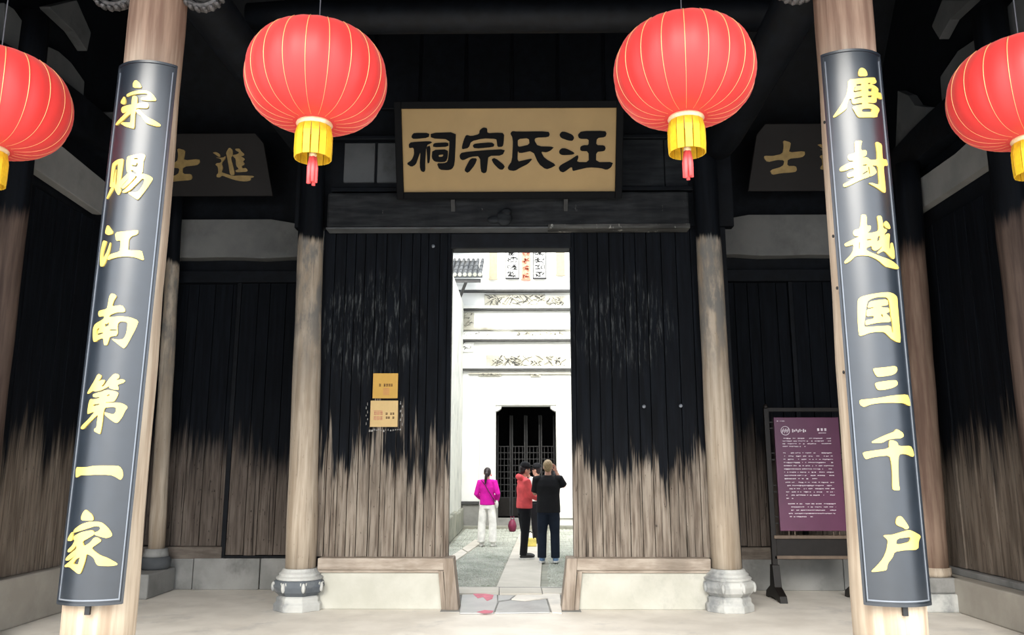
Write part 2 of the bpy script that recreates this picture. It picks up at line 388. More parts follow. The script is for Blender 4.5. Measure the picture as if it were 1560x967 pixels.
# back walls of the side bays
xl0, xl1 = WLX, -2.62
xr0, xr1 = 2.42, WRX
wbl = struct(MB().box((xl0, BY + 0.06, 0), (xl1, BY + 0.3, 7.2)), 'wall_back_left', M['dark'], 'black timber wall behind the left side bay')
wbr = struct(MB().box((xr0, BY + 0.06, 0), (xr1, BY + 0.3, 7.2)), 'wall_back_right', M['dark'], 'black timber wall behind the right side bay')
for wb, a, b, nm in ((wbl, xl0, xl1, 'left'), (wbr, xr0, xr1, 'right')):
    zs = P(330, 832, BY).z
    mid = a + (b - a) * (0.47 if nm == 'left' else 0.5)
    plankrow(wb, M['bay'], 'x', a, mid, BY + 0.02, zs, 4.3, 0.14, 0.26, 0.05)
    plankrow(wb, M['bay'], 'x', mid + 0.02, b, BY - 0.02, zs - 0.12, 4.3, 0.14, 0.26, 0.05)
    MB().box((a, BY - 0.06, zs - 0.16), (mid, BY + 0.06, zs)).build('sill_rail', M['sill2'], wb, bevel=0.01)
    MB().box((mid, BY - 0.05, zs - 0.14), (b, BY + 0.06, zs - 0.12)).build('sill_rail', M['dark'], wb)
    MB().box((mid - 0.02, BY - 0.05, zs - 0.12), (mid + 0.04, BY + 0.05, 4.3)).build('stile', M['dark'], wb, bevel=0.006)
    n = 3
    for k in range(n):
        x0 = a + (b - a) * k / n; x1 = a + (b - a) * (k + 1) / n
        MB().box((x0 + 0.005, BY - 0.06 - 0.01 * (k % 2), 0.0), (x1 - 0.005, BY + 0.1, zs - 0.15)).build('plinth_stone', M['greystone'], wb, bevel=0.012)
    # dark transom just under the painted beam
    MB().box((a, BY - 0.1, P(360, 430, BY - .1).z), (b, BY + 0.06, P(360, 412, BY - .1).z)).build('transom', M['dark'], wb, bevel=0.01)
for px0, px1, y0, y1, lb in ((266, 470, 334, 394, 'grey painted cross beam over the left side bay below the plaque'),
                         (1085, 1300, 330, 392, 'grey painted cross beam over the right side bay behind the column')):
    a = P(px0, 365, BY - 0.15).x; b = P(px1, 365, BY - 0.15).x
    z0 = P(360, y1, BY - 0.15).z; z1 = P(360, y0, BY - 0.15).z
    pts = [(a, z0 + 0.02), (a, z1)]
    if px0 < 700: pts += [(P(432, 0, BY - .15).x, z1), (b, z1 - 0.10), (b, z0 + 0.03)]
    else: pts = [(a, z0 + 0.02), (a, z1 - 0.10), (P(1122, 0, BY - .15).x, z1), (b, z1), (b, z0 + 0.02)]
    for k in range(1, 6):
        t = k / 6; pts.append((b + (a - b) * t, z0 + random.uniform(0, 0.025)))
    o = MB().prism(pts, 'y', BY - 0.15, BY + 0.05).build('cross_beam', M['sidebeam'], bevel=0.015)
    tag(o, lb, 'beam', 'painted cross beams of the side bays')
# return walls between the gate wall and the side bays
struct(MB().box((-2.80, GY + 0.12, 0), (-2.60, BY + 0.1, 8.0)), 'wall_return_left', M['dark'], 'dark return wall beside the left side bay')
struct(MB().box((2.42, GY + 0.12, 0), (2.60, BY + 0.1, 8.0)), 'wall_return_right', M['dark'], 'dark return wall beside the right side bay')

# ------------------------------------------------------------------ gate wall
zsill = P(580, 848, GY).z
zlin = P(780, 349, GY).z
XJL, XJR = P(686, 600, GY).x, P(871, 600, GY).x
XCL, XCR = P(458, 868, GY - 0.08).x + 0.07, P(1107, 868, GY - 0.08).x - 0.07
gl = struct(MB().box((XCL, GY + 0.07, 0.0), (XJL - 0.03, GY + 0.14, zlin + 0.05)), 'wall_gate_left', M['dark'], 'backing of the planked gate panel left of the doorway')
gr = struct(MB().box((XJR + 0.03, GY + 0.07, 0.0), (XCR, GY + 0.14, zlin + 0.05)), 'wall_gate_right', M['dark'], 'backing of the planked gate panel right of the doorway')
plankrow(gl, M['door'], 'x', XCL, XJL - 0.055, GY + 0.015, zsill - 0.01, zlin, 0.10, 0.19, 0.055)
plankrow(gr, M['door'], 'x', XJR + 0.055, XCR, GY + 0.015, zsill - 0.01, zlin, 0.10, 0.19, 0.055)
MB().box((XJL - 0.055, GY - 0.012, zsill - 0.02), (XJL, GY + 0.14, zlin)).build('jamb', M['door'], gl, bevel=0.008)
MB().box((XJR, GY - 0.012, zsill - 0.02), (XJR + 0.055, GY + 0.14, zlin)).build('jamb', M['door'], gr, bevel=0.008)
# iron ring fittings and stray nail heads on the panels
for par, px, py in ((gl, 660, 375), (gr, 981, 619), (gr, 1037, 618)):
    c = P(px, py, GY - 0.004)
    MB().lathe([(0.022, 0), (0.022, 0.012), (0.008, 0.02)], c, 10, axis=Matrix.Rotation(math.radians(90), 3, 'X')).build('nail_head', M['rim'], par, smooth=False)
# door head above the opening
za = P(775, 379, GY).z
o = MB().box((XJL - 0.02, GY - 0.03, za), (XJR + 0.02, GY + 0.2, P(775, 347, GY - 0.2).z - 0.015)).build('door_lintel', M['dark'], bevel=0.012)
tag(o, 'black timber lintel directly above the open doorway', 'lintel')
M['flaking'] = wood('flaking_paint_and_edge_highlight', (0.03, 0.03, 0.03), (0.10, 0.10, 0.095), sc=(2, 9, 14), spots=((0.36, 0.36, 0.33), 0.75))
M['wornbeam'] = wood('worn_smoky_beam', (0.010, 0.011, 0.013), (0.028, 0.030, 0.032), sc=(2, 9, 14), spots=((0.13, 0.13, 0.125), 0.55))
# heavy beam over the gate
zb0 = P(775, 347, GY - 0.2).z; zb1 = P(775, 292, GY - 0.2).z
xb0 = P(498, 320, GY - 0.2).x; xb1 = P(1050, 320, GY - 0.2).x
gb = thing('gate_beam', ((xb0 + xb1)/2, GY - 0.05, zb0), 'long smoke-grey timber beam under the gold plaque', 'beam')
MB().box((xb0, GY - 0.2, zb0 + 0.015), (xb1, GY + 0.1, zb1)).build('beam_body', M['wornbeam'], gb, bevel=0.03)
xm = P(835, 347, GY - 0.2).x
MB().box((xb0, GY - 0.215, zb0 - 0.010), (xm, GY - 0.02, zb0 + 0.012)).build('edge_highlight_strip', M['infill2'], gb, bevel=0.005)  # paler strip paints the highlight along the beam's lower edge
MB().box((xm, GY - 0.215, zb0 - 0.012), (xb1, GY - 0.02, zb0 + 0.045)).build('edge_highlight_strip', M['flaking'], gb, bevel=0.005)  # flaking paint, its pale tone also carries on the painted edge highlight
c = P(768, 332, GY - 0.22)
MB().ell(c, (0.10, 0.05, 0.10)).ell(c + Vector((0.03, -0.02, 0.07)), (0.06, 0.04, 0.05)).ell(c + Vector((-0.12, 0, -0.02)), (0.09, 0.03, 0.05)).build('carved_boss', M['darkgrey'], gb, smooth=True)
# wall above the beam
wu = struct(MB().box((-2.9, GY + 0.06, zlin + 0.05), (2.7, GY + 0.2, roofz(GY) - 0.05)), 'wall_gate_upper', M['dark'], 'black panelled wall above the gate beam')
for (x0, y0, x1, y1) in ((523, 218, 572, 278), (574, 218, 606, 278), (945, 212, 1010, 284), (1014, 212, 1046, 284)):
    a = P(x0, y1, GY + 0.04); b = P(x1, y0, GY + 0.04)
    MB().box((a.x, GY + 0.03, a.z), (b.x, GY + 0.08, b.z)).build('wall_panel', M['infill2'] if x0 < 600 else M['darkgrey'], wu, bevel=0.01)
for (x0, y0, x1, y1) in ((505, 205, 1055, 214), (505, 284, 1055, 293)):
    a = P(x0, y1, GY); b = P(x1, y0, GY)
    MB().box((a.x, GY - 0.03, a.z), (b.x, GY + 0.08, b.z)).build('rail', M['dark'], wu, bevel=0.01)
for k in range(9):
    x = -2.5 + k * 0.6
    MB().box((x, GY - 0.0, 6.2), (x + 0.56, GY + 0.07, 8.3)).build('wall_panel', M['dark'], wu, bevel=0.012)
# beams across and along the hall
def beam(a, b, r, label, mat='dark', grp='roof beams of the gate hall'):
    o = MB().tube([a, Vector(a).lerp(Vector(b), 0.08), Vector(a).lerp(Vector(b), 0.92), b], [r*0.85, r, r, r*0.85], 14).build('roof_beam', M[mat], smooth=True)
    tag(o, label, 'beam', grp)
FXL = P(197, 484, 5.2).x; FXR = P(1319, 484, 5.2).x
beam((FXL, 5.41, 5.36), (-2.66, GY - 0.26, 5.55), 0.2, 'round black tie beam running back from the left lettered column')
beam((FXR, 5.41, 5.36), (2.48, GY - 0.26, 5.55), 0.2, 'round black tie beam running back from the right lettered column')
beam((FXL + 0.2, 5.2, 5.62), (FXR - 0.2, 5.2, 5.62), 0.19, 'round black eave beam over the hanging lanterns')
beam((-2.8, 7.5, 6.15), (2.8, 7.5, 6.15), 0.17, 'round black purlin between the two tie beams')
beam((-2.8, 8.7, 7.15), (2.8, 8.7, 7.15), 0.16, 'upper round purlin close to the gate wall')
# ================================================================== columns
def column(px, ybot, ytop, Y, rb, rt, zb, ztop, mat, label, group, pxtop=None):
    b = P(px, ybot, Y); x = b.x
    xt = x if pxtop is None else P(pxtop, ytop, Y).x
    zt_ref = P(px, ytop, Y).z
    lean = (xt - x) / max(0.1, zt_ref - b.z)
    x0 = x + lean * (zb - b.z)
    t = thing('timber_column', (x0, Y, 0), label, 'column', group)
    n = 12; prof = []; pts = []; rr = []
    for i in range(n + 1):
        z = zb + (ztop - zb) * i / n
        pts.append((x0 + lean * (z - zb), Y, z)); rr.append(rb + (rt - rb) * max(0, min(1, (z - zb) / (zt_ref - zb))) + 0.004 * math.sin(i * 2.3 + px))
    MB().tube(pts, rr, 32).build('shaft', mat, t, smooth=True)
    return t, x0
# front columns carrying the lettered boards
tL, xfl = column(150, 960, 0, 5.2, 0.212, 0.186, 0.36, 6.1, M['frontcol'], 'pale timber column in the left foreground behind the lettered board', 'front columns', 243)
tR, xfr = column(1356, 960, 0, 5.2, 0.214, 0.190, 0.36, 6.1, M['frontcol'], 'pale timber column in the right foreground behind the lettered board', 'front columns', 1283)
drum = [(0.30, 0), (0.36, 0.03), (0.37, 0.10), (0.33, 0.13), (0.36, 0.17), (0.40, 0.25), (0.36, 0.33), (0.27, 0.37)]
for t, x in ((tL, xfl), (tR, xfr)):
    MB().lathe(drum, (x, 5.2, 0), 32).build('base_drum', M['basestone'], t, smooth=True)
# shrinkage cracks and small nails on the front columns
for t, x, s in ((tL, xfl, 1), (tR, xfr, -1)):
    for z in (2.2, 2.75, 3.1, 3.9):
        MB().ell((x + s*0.195, 5.2 - 0.085, z), (0.008, 0.008, 0.012), 8, 6).build('nail', M['iron'], t)
# carved scroll brackets beside the column heads
def scroll(c, s, label):
    o = MB(); pts = []; rr = []
    for i in range(34):
        a = i / 33 * math.pi * 3.4; r = 0.125 * (1 - i / 40)
        pts.append((c[0] + s * r * math.cos(a + 3.6), c[1], c[2] + r * math.sin(a + 3.6) * 0.8)); rr.append((0.024 * (1 - i / 50), 0.05))
    o.tube(pts, rr, 8, side=Vector((0, 0, 1)))
    o.ell((c[0], c[1], c[2]), (0.045, 0.06, 0.035))
    for k in range(9):
        a = -2.9 + k * 0.36; o.ell((c[0] + s * 0.142 * math.cos(a), c[1] - 0.02, c[2] + 0.12 * math.sin(a)), (0.02, 0.04, 0.017), 8, 6)
    o.box((c[0] - 0.1, c[1] - 0.04, c[2] + 0.06), (c[0] + 0.1, c[1] + 0.04, c[2] + 0.5))
    tag(o.build('carved_bracket', M['bracket'], smooth=False), label, 'bracket', 'carved brackets at the column heads')
M['bracket'] = plain('grey_carved_wood', (0.075, 0.07, 0.068), 0.5, 0, 0.5, var=0.6, scale=20)
for px, py, s, lb in ((176, -8, -1, 'carved grey scroll bracket outside the left foreground column'), (312, -6, 1, 'carved grey scroll bracket inside the left foreground column'),
                      (1210, -18, -1, 'carved grey scroll bracket inside the right foreground column'), (1356, -30, 1, 'carved grey scroll bracket outside the right foreground column')):
    p = P(px, py, 5.2); scroll((p.x, p.y, p.z), s, lb)
# inner columns either side of the gate
def octdrum(t, x, Y, prof, mat, fluted, seg=8):
    MB().lathe(prof, (x, Y, 0), seg, phase=math.pi/8).build('base_drum', mat, t, bevel=0.012)
CY = GY - 0.08
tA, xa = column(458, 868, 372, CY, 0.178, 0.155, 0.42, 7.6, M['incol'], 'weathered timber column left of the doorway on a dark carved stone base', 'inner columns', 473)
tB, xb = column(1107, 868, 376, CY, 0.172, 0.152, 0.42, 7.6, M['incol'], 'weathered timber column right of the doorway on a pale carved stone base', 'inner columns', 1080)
CB = [(0.290, 0.0), (0.290, 0.075), (0.262, 0.10), (0.262, 0.145), (0.235, 0.165)]
def base(t, x, belly, top):
    MB().lathe(CB, (x, CY, 0), 8, phase=math.pi/8).build('plinth', M['basestone'], t, bevel=0.008)
    MB().lathe([(0.225, 0.16), (0.285, 0.21), (0.312, 0.27), (0.300, 0.325), (0.262, 0.345)], (x, CY, 0), 8, phase=math.pi/8).build('belly', belly, t, bevel=0.008)
    MB().lathe([(0.268, 0.34), (0.275, 0.365), (0.240, 0.385), (0.245, 0.405), (0.215, 0.43), (0.198, 0.46)], (x, CY, 0), 24).build('neck_ring', top, t, smooth=False, bevel=0.004)
    for k in range(8):
        a = math.pi/8 + k * math.pi/4
        p = Vector((x + 0.30*math.cos(a), CY + 0.30*math.sin(a), 0.265))
        MB().ell(p, (0.025, 0.025, 0.055), 8, 6).build('carved_boss', top, t, smooth=True)
        a2 = a + math.pi/8; q = Vector((x + 0.288*math.cos(a2), CY + 0.288*math.sin(a2), 0))
        tx = Vector((-math.sin(a2), math.cos(a2), 0))
        for sgn in (-1, 1):
            MB().bar(q + tx*0.075*sgn + Vector((0, 0, 0.215)) - Vector((math.cos(a2), math.sin(a2), 0))*0.035, q + tx*0.085*sgn + Vector((0, 0, 0.32)), 0.012, 0.012).build('carved_fillet', top, t)
base(tA, xa, M['bluestone'], M['basestone'])
base(tB, xb, M['basestone'], M['basestone'])
# columns at the side walls
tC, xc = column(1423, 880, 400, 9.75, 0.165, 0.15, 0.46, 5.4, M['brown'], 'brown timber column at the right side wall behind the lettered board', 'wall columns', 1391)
MB().box((xc - 0.24, 9.5, 0.0), (xc + 0.24, 10.0, 0.20)).build('plinth', M['basestone'], tC, bevel=0.02)
MB().box((xc - 0.21, 9.54, 0.20), (xc + 0.21, 9.96, 0.37)).build('base_block', M['greystone'], tC, bevel=0.02)
MB().lathe([(0.18, 0.37), (0.19, 0.40), (0.185, 0.47)], (xc, 9.75, 0), 20).build('neck_ring', M['incol'], tC, smooth=True)
tD, xd = column(238, 840, 420, 10.85, 0.105, 0.09, 0.55, 5.4, M['incol'], 'slim timber column in the far left corner on a black drum', 'wall columns', 262)
MB().box((xd - 0.30, 10.3, 0.0), (xd + 0.17, 11.1, 0.30)).build('plinth', M['greystone'], tD, bevel=0.02)
MB().lathe([(0.16, 0.30), (0.19, 0.33), (0.195, 0.42), (0.17, 0.46)], (xd, 10.85, 0), 24).build('base_drum', M['darkstone'], tD, smooth=True)
MB().lathe([(0.16, 0.46), (0.155, 0.50), (0.14, 0.56)], (xd, 10.85, 0), 24).build('neck_ring', M['greystone'], tD, smooth=True)
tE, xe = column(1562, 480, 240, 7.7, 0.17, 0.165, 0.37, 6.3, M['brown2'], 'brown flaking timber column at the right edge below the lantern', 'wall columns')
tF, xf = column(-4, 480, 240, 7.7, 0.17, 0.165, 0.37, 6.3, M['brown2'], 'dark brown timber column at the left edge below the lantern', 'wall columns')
for t, x in ((tE, xe), (tF, xf)):
    MB().lathe([(0.26, 0), (0.28, 0.1), (0.25, 0.2), (0.27, 0.28), (0.2, 0.38)], (x, 7.7, 0), 24).build('base_drum', M['greystone'], t, smooth=True)
# ================================================================== gate sills
def gatesill(xo, xi, label, name='gate_sill'):
    s = 1 if xi > xo else -1       # towards the doorway
    t = thing('gate_sill', ((xo + xi)/2, GY - 0.1, 0), label, 'sill', 'gate sills either side of the doorway')
    zr = P(580, 866, GY - 0.1).z
    zt = zsill - 0.0
    MB().box((min(xo, xi), GY - 0.09, 0.0), (max(xo, xi), GY + 0.13, zr)).build('stone_panel', M['gatestone'], t, bevel=0.01)
    MB().box((min(xo, xi), GY - 0.14, zr - 0.012), (max(xo, xi), GY + 0.15, zt)).build('top_rail', M['sill'], t, bevel=0.012)
    MB().box((min(xo, xi), GY - 0.115, zr - 0.045), (max(xo, xi), GY - 0.05, zr - 0.01)).build('rail_moulding', M['sill'], t, bevel=0.008)
    # splayed end post
    a = [(xi - s*0.075, zt + 0.003), (xi + s*0.045, zt + 0.003), (xi + s*0.115, 0.0), (xi - s*0.03, 0.0)]
    MB().prism(a, 'y', GY - 0.16, GY + 0.16).build('end_post', M['sillv'], t, bevel=0.012)
    b = [(xi - s*0.13, zr - 0.02), (xi - s*0.075, zr - 0.02), (xi - s*0.03, 0.0), (xi - s*0.085, 0.0)]
    MB().prism(b, 'y', GY - 0.135, GY).build('post_moulding', M['sillv'], t, bevel=0.006)
gatesill(P(487, 880, GY).x, P(686, 880, GY).x, 'bare wood and pale stone gate sill left of the doorway')
gatesill(P(1080, 880, GY).x, P(869, 880, GY).x, 'bare wood and pale stone gate sill right of the doorway')
# ================================================================== lettering
def dense(poly, step):
    out = []
    for i, a in enumerate(poly):
        b = poly[(i + 1) % len(poly)]; n = max(1, int(math.hypot(b[0]-a[0], b[1]-a[1]) / step))
        out += [(a[0] + (b[0]-a[0])*k/n, a[1] + (b[1]-a[1])*k/n) for k in range(n)]
    return out
def rounded(poly, it=1):
    for _ in range(it):
        out = []
        for i, a in enumerate(poly):
            b = poly[(i + 1) % len(poly)]
            out += [(a[0]*0.8 + b[0]*0.2, a[1]*0.8 + b[1]*0.2), (a[0]*0.2 + b[0]*0.8, a[1]*0.2 + b[1]*0.8)]
        poly = out
    return poly
def glyph(shapes, tomap, bend, name, mat, parent, thick, cuts=None, rnd=1):
    """shapes: list of (outline, [holes]); tomap: crop unit -> flat (u, v); bend: (u, v, h) -> local point"""
    bmF = bmesh.new(); eps = 0
    for sh in shapes:
        loops = [rounded([tomap(p) for p in lp], rnd) for lp in ([sh[0]] + sh[1])]
        flat = [p for lp in loops for p in lp]
        tris = tessellate_polygon([[Vector((p[0], p[1], 0)) for p in lp] for lp in loops])
        h = thick + eps; eps += 0.0004; n = len(flat)
        V = [bmF.verts.new((p[0], p[1], 0)) for p in flat] + [bmF.verts.new((p[0], p[1], h)) for p in flat]
        for t in tris:
            try: bmF.faces.new([V[i + n] for i in t])
            except ValueError: pass
        k = 0
        for lp in loops:
            m = len(lp)
            for i in range(m):
                a, b = k + i, k + (i + 1) % m
                try: bmF.faces.new([V[a], V[b], V[b + n], V[a + n]])
                except ValueError: pass
            k += m
    if cuts:
        for u in cuts:
            bmesh.ops.bisect_plane(bmF, geom=bmF.verts[:] + bmF.edges[:] + bmF.faces[:], plane_co=(u, 0, 0), plane_no=(1, 0, 0))
    for v in bmF.verts: v.co = bend(v.co.x, v.co.y, v.co.z)
    bmesh.ops.recalc_face_normals(bmF, faces=bmF.faces)
    me = bpy.data.meshes.new(name); bmF.to_mesh(me); bmF.free(); me.materials.append(mat)
    o = bpy.data.objects.new(name, me); link(o, parent); return o
GL = {}
GL['song'] = ((165,110), [
 ([(375,235),(370,180),(395,130),(425,125),(465,160),(495,215),(490,240)],[]),
 ([(280,335),(350,298),(450,275),(560,275),(620,300),(670,350),(710,410),(700,428),(600,430),(490,420),(490,378),(560,375),(585,345),(570,320),(450,325),(350,345),(285,372)],[]),
 ([(250,355),(272,420),(265,470),(235,485),(195,460),(205,425)],[]),
 ([(205,545),(225,515),(345,485),(450,465),(570,452),(600,490),(590,530),(560,540),(460,535),(330,560),(270,600),(230,612),(210,590)],[]),
 ([(365,365),(400,352),(440,375),(435,480),(420,560),(400,640),(395,840),(340,830),(260,805),(200,765),(215,745),(320,750),(340,740),(345,600),(352,480)],[]),
 ([(345,555),(355,610),(300,650),(220,730),(140,790),(122,775),(180,700),(250,630),(310,570)],[]),
 ([(410,570),(460,545),(520,620),(590,675),(700,730),(770,780),(765,805),(700,805),(570,765),(540,730),(490,650),(430,610)],[])])
GL['ci'] = ((150,220), [
 ([(215,300),(245,260),(310,222),(382,215),(375,290),(345,500),(325,610),(350,685),(305,760),(265,690),(250,640),(215,640),(180,630),(190,560)],
  [[(255,325),(302,288),(300,320),(290,470),(280,600),(262,600),(268,470),(278,350),(250,480),(240,560),(228,570),(240,440)]]),
 ([(200,640),(250,645),(190,740),(145,810),(135,795),(170,710)],[]),
 ([(440,185),(490,170),(600,145),(660,145),(695,165),(685,210),(665,260),(655,440),(560,480),(430,430),(418,300),(430,210)],
  [[(530,208),(590,205),(585,245),(570,225),(535,228)],[(500,305),(555,318),(575,268),(592,300),(570,350),(505,325)],[(485,385),(515,385),(570,430),(565,442),(530,438),(500,415)]]),
 ([(435,430),(520,440),(470,490),(360,610),(340,650),(300,625),(330,545),(420,455)],[]),
 ([(480,470),(540,450),(555,480),(480,570),(380,665),(340,640),(430,545)],[]),
 ([(575,490),(640,450),(655,500),(600,560),(480,680),(400,720),(355,712),(420,650),(500,570)],[]),
 ([(560,460),(650,435),(740,460),(805,505),(770,570),(690,690),(590,820),(560,810),(445,725),(470,705),(560,712),(600,690),(660,600),(680,530),(665,510),(630,515),(600,540)],[])])
GL['jiang'] = ((140,325), [
 ([(245,168),(290,230),(318,270),(318,305),(255,325),(210,300),(215,250)],[]),
 ([(180,400),(230,412),(215,470),(185,560),(170,640),(185,665),(240,560),(280,430),(292,440),(270,580),(240,660),(200,750),(175,785),(140,785),(135,700),(145,560)],[]),
 ([(355,285),(500,270),(685,250),(688,290),(660,320),(590,340),(550,390),(545,500),(540,550),(735,550),(750,610),(768,685),(745,692),(640,650),(520,638),(400,645),(300,672),(250,692),(240,665),(275,610),(420,570),(430,480),(435,400),(365,410)],[])])
GL['nan'] = ((130,440), [
 ([(365,110),(395,68),(440,80),(470,115),(430,170),(400,265),(545,238),(595,310),(585,345),(460,350),(370,390),(360,420),(520,405),(660,420),(785,470),(750,570),(690,690),(610,840),(570,880),(530,850),(400,745),(410,735),(480,750),(560,745),(600,680),(620,580),(625,490),(520,480),(480,520),(485,690),(370,705),(350,770),(330,830),(285,830),(278,720),(190,755),(170,780),(135,780),(125,700),(130,580),(160,520),(250,465),(285,440),(290,400),(215,415),(205,370),(215,325),(330,300),(345,230)],
  [[(185,600),(215,572),(222,590),(198,625),(195,660),(275,640),(275,660),(190,690),(180,650)],[(370,600),(475,600),(475,618),(370,618)],[(300,515),(330,520),(360,490),(355,545),(300,560)]])])
GL['di'] = ((115,565), [
 ([(345,40),(395,70),(375,120),(345,155),(400,130),(445,135),(430,185),(390,225),(420,235),(510,110),(560,55),(600,38),(650,60),(650,100),(600,135),(700,122),(738,145),(710,175),(620,205),(640,250),(640,280),(560,275),(500,250),(510,220),(440,260),(380,290),(300,305),(270,290),(200,340),(188,325),(230,250),(290,150)],[]),
 ([(270,345),(330,322),(400,307),(440,285),(500,280),(600,300),(640,328),(610,400),(570,455),(455,460),(455,472),(620,465),(700,480),(775,530),(730,590),(690,680),(630,760),(590,765),(500,700),(435,640),(435,605),(480,620),(560,640),(595,610),(605,550),(580,530),(480,535),(440,545),(420,620),(405,760),(375,930),(345,920),(285,885),(290,850),(320,835),(330,750),(345,640),(300,680),(200,780),(130,860),(95,850),(100,820),(200,720),(300,600),(250,610),(200,635),(190,620),(205,500),(230,412),(290,418),(365,400),(365,382),(310,392),(272,380)],
  [[(275,495),(365,482),(365,500),(275,520)],[(470,358),(510,342),(512,360),(475,374)]])])
GL['yi'] = ((100,670), [([(172,400),(240,402),(330,400),(440,378),(770,378),(810,405),(840,455),(845,530),(820,580),(795,585),(740,545),(660,512),(400,512),(330,520),(230,518),(178,555),(165,540)],[])])
GL['jia'] = ((90,775), [
 ([(403,8),(440,40),(490,80),(515,125),(512,172),(420,172),(340,165),(340,110),(365,50)],[]),
 ([(225,345),(240,300),(330,230),(440,190),(540,184),(640,200),(720,270),(770,340),(785,385),(760,410),(700,430),(620,410),(530,380),(525,345),(580,330),(615,290),(600,255),(540,250),(440,285),(330,320),(240,350)],[]),
 ([(215,335),(215,440),(200,472),(145,468),(150,430),(185,365)],[]),
 ([(235,400),(330,345),(430,320),(500,312),(528,345),(525,378),(440,430),(355,480),(380,550),(460,500),(530,415),(580,420),(635,465),(560,520),(485,575),(540,630),(620,685),(720,720),(860,800),(850,825),(760,840),(580,835),(550,800),(520,720),(470,680),(415,660),(400,740),(370,840),(325,955),(290,950),(230,900),(170,850),(110,855),(100,835),(180,770),(300,640),(240,700),(150,760),(115,755),(120,725),(180,660),(270,590),(275,530),(230,590),(170,640),(145,630),(150,600),(210,540),(250,465),(230,440)],
  [[(225,800),(260,745),(320,705),(310,760),(295,820),(230,810)]])])
GL['tang'] = ((1260,95), [
 ([(460,215),(450,150),(470,100),(505,85),(550,105),(580,150),(585,210)],[]),
 ([(305,265),(460,248),(600,233),(690,230),(700,260),(715,290),(700,320),(640,330),(700,355),(745,400),(735,450),(780,455),(795,550),(770,548),(715,520),(715,590),(690,605),(590,600),(590,615),(690,630),(765,700),(730,770),(725,820),(480,822),(440,800),(400,730),(370,680),(380,655),(510,628),(510,600),(380,625),(360,590),(355,540),(320,550),(295,620),(290,690),(200,760),(105,820),(90,805),(150,720),(230,600),(280,500),(300,400)],
  [[(590,310),(630,308),(625,330),(592,330)],[(595,390),(650,390),(650,438),(597,438)],[(590,495),(650,492),(645,522),(590,522)],[(505,690),(650,685),(645,740),(505,740)],[(425,330),(495,318),(495,352),(425,358)],[(400,375),(415,368),(390,435),(500,410),(500,430),(375,458)],[(390,530),(510,503),(510,525),(395,552)]])])
GL['feng'] = ((1265,205), [
 ([(355,98),(465,95),(448,150),(445,240),(525,235),(528,310),(460,345),(540,340),(575,380),(680,375),(680,280),(665,180),(655,115),(690,115),(745,150),(750,260),(758,370),(815,368),(835,465),(770,462),(780,600),(800,780),(800,860),(770,858),(680,790),(550,720),(600,715),(690,745),(710,720),(700,600),(690,465),(600,460),(640,490),(675,560),(640,595),(590,620),(575,615),(560,630),(450,670),(300,745),(210,782),(190,760),(195,730),(280,690),(350,640),(345,620),(260,645),(240,580),(345,540),(340,490),(230,535),(150,548),(135,520),(150,490),(250,430),(360,390),(275,390),(250,340),(270,300),(360,280),(355,200)],
  [[(470,452),(530,440),(530,460),(470,468)],[(465,580),(540,535),(548,550),(475,597)],[(548,480),(566,480),(578,590),(562,590)]])])
GL['yue'] = ((1275,320), [
 ([(350,80),(380,68),(432,78),(430,235),(495,232),(490,290),(440,345),(520,335),(605,310),(600,200),(580,90),(645,88),(665,200),(670,270),(725,290),(720,320),(690,350),(690,385),(720,350),(765,350),(760,450),(755,560),(775,595),(785,560),(790,480),(810,490),(830,600),(838,700),(820,730),(780,700),(690,605),(640,620),(600,648),(580,630),(640,570),(655,530),(620,570),(570,600),(530,595),(510,570),(505,530),(430,560),(430,595),(500,630),(640,690),(780,740),(880,820),(900,860),(870,875),(780,855),(700,835),(600,740),(480,680),(370,670),(270,680),(210,745),(130,795),(110,770),(130,740),(200,670),(240,600),(245,510),(180,530),(130,540),(112,505),(150,480),(250,430),(330,390),(260,390),(235,345),(250,300),(340,275)],
  [[(435,432),(500,430),(500,445),(435,452)],[(578,470),(590,400),(620,378),(625,400),(620,445)],[(322,480),(338,478),(335,575),(318,575)]]),
 ([(710,160),(750,200),(775,265),(760,285),(710,265),(680,230),(685,190)],[])])
GL['guo'] = ((1285,435), [
 ([(210,210),(260,165),(400,130),(560,105),(660,100),(730,125),(778,170),(785,300),(805,520),(830,840),(780,835),(700,790),(640,730),(590,685),(480,682),(370,700),(290,735),(235,745),(220,660),(210,500),(205,350)],
  [[(345,240),(400,200),(480,175),(600,170),(645,190),(670,270),(690,470),(710,540),(722,695),(700,690),(690,590),(500,600),(310,615),(305,580),(320,440)]]),
 ([(375,240),(500,215),(635,203),(650,290),(550,302),(545,322),(655,328),(668,390),(610,410),(678,470),(685,540),(500,548),(400,570),(322,590),(320,512),(440,490),(440,445),(332,462),(337,355),(440,332),(430,320),(347,335)],
  [[(546,420),(565,425),(577,468),(550,457)]])])
GL['san'] = ((1295,540), [
 ([(340,205),(500,190),(640,170),(675,185),(685,230),(660,275),(600,305),(500,322),(400,332),(365,290),(338,230)],[]),
 ([(360,425),(420,405),(600,380),(670,380),(690,420),(680,455),(620,490),(500,520),(410,525),(380,490)],[]),
 ([(138,668),(280,655),(420,640),(600,605),(825,585),(855,650),(872,755),(850,755),(780,715),(600,708),(420,715),(300,735),(205,775),(150,740)],[])])
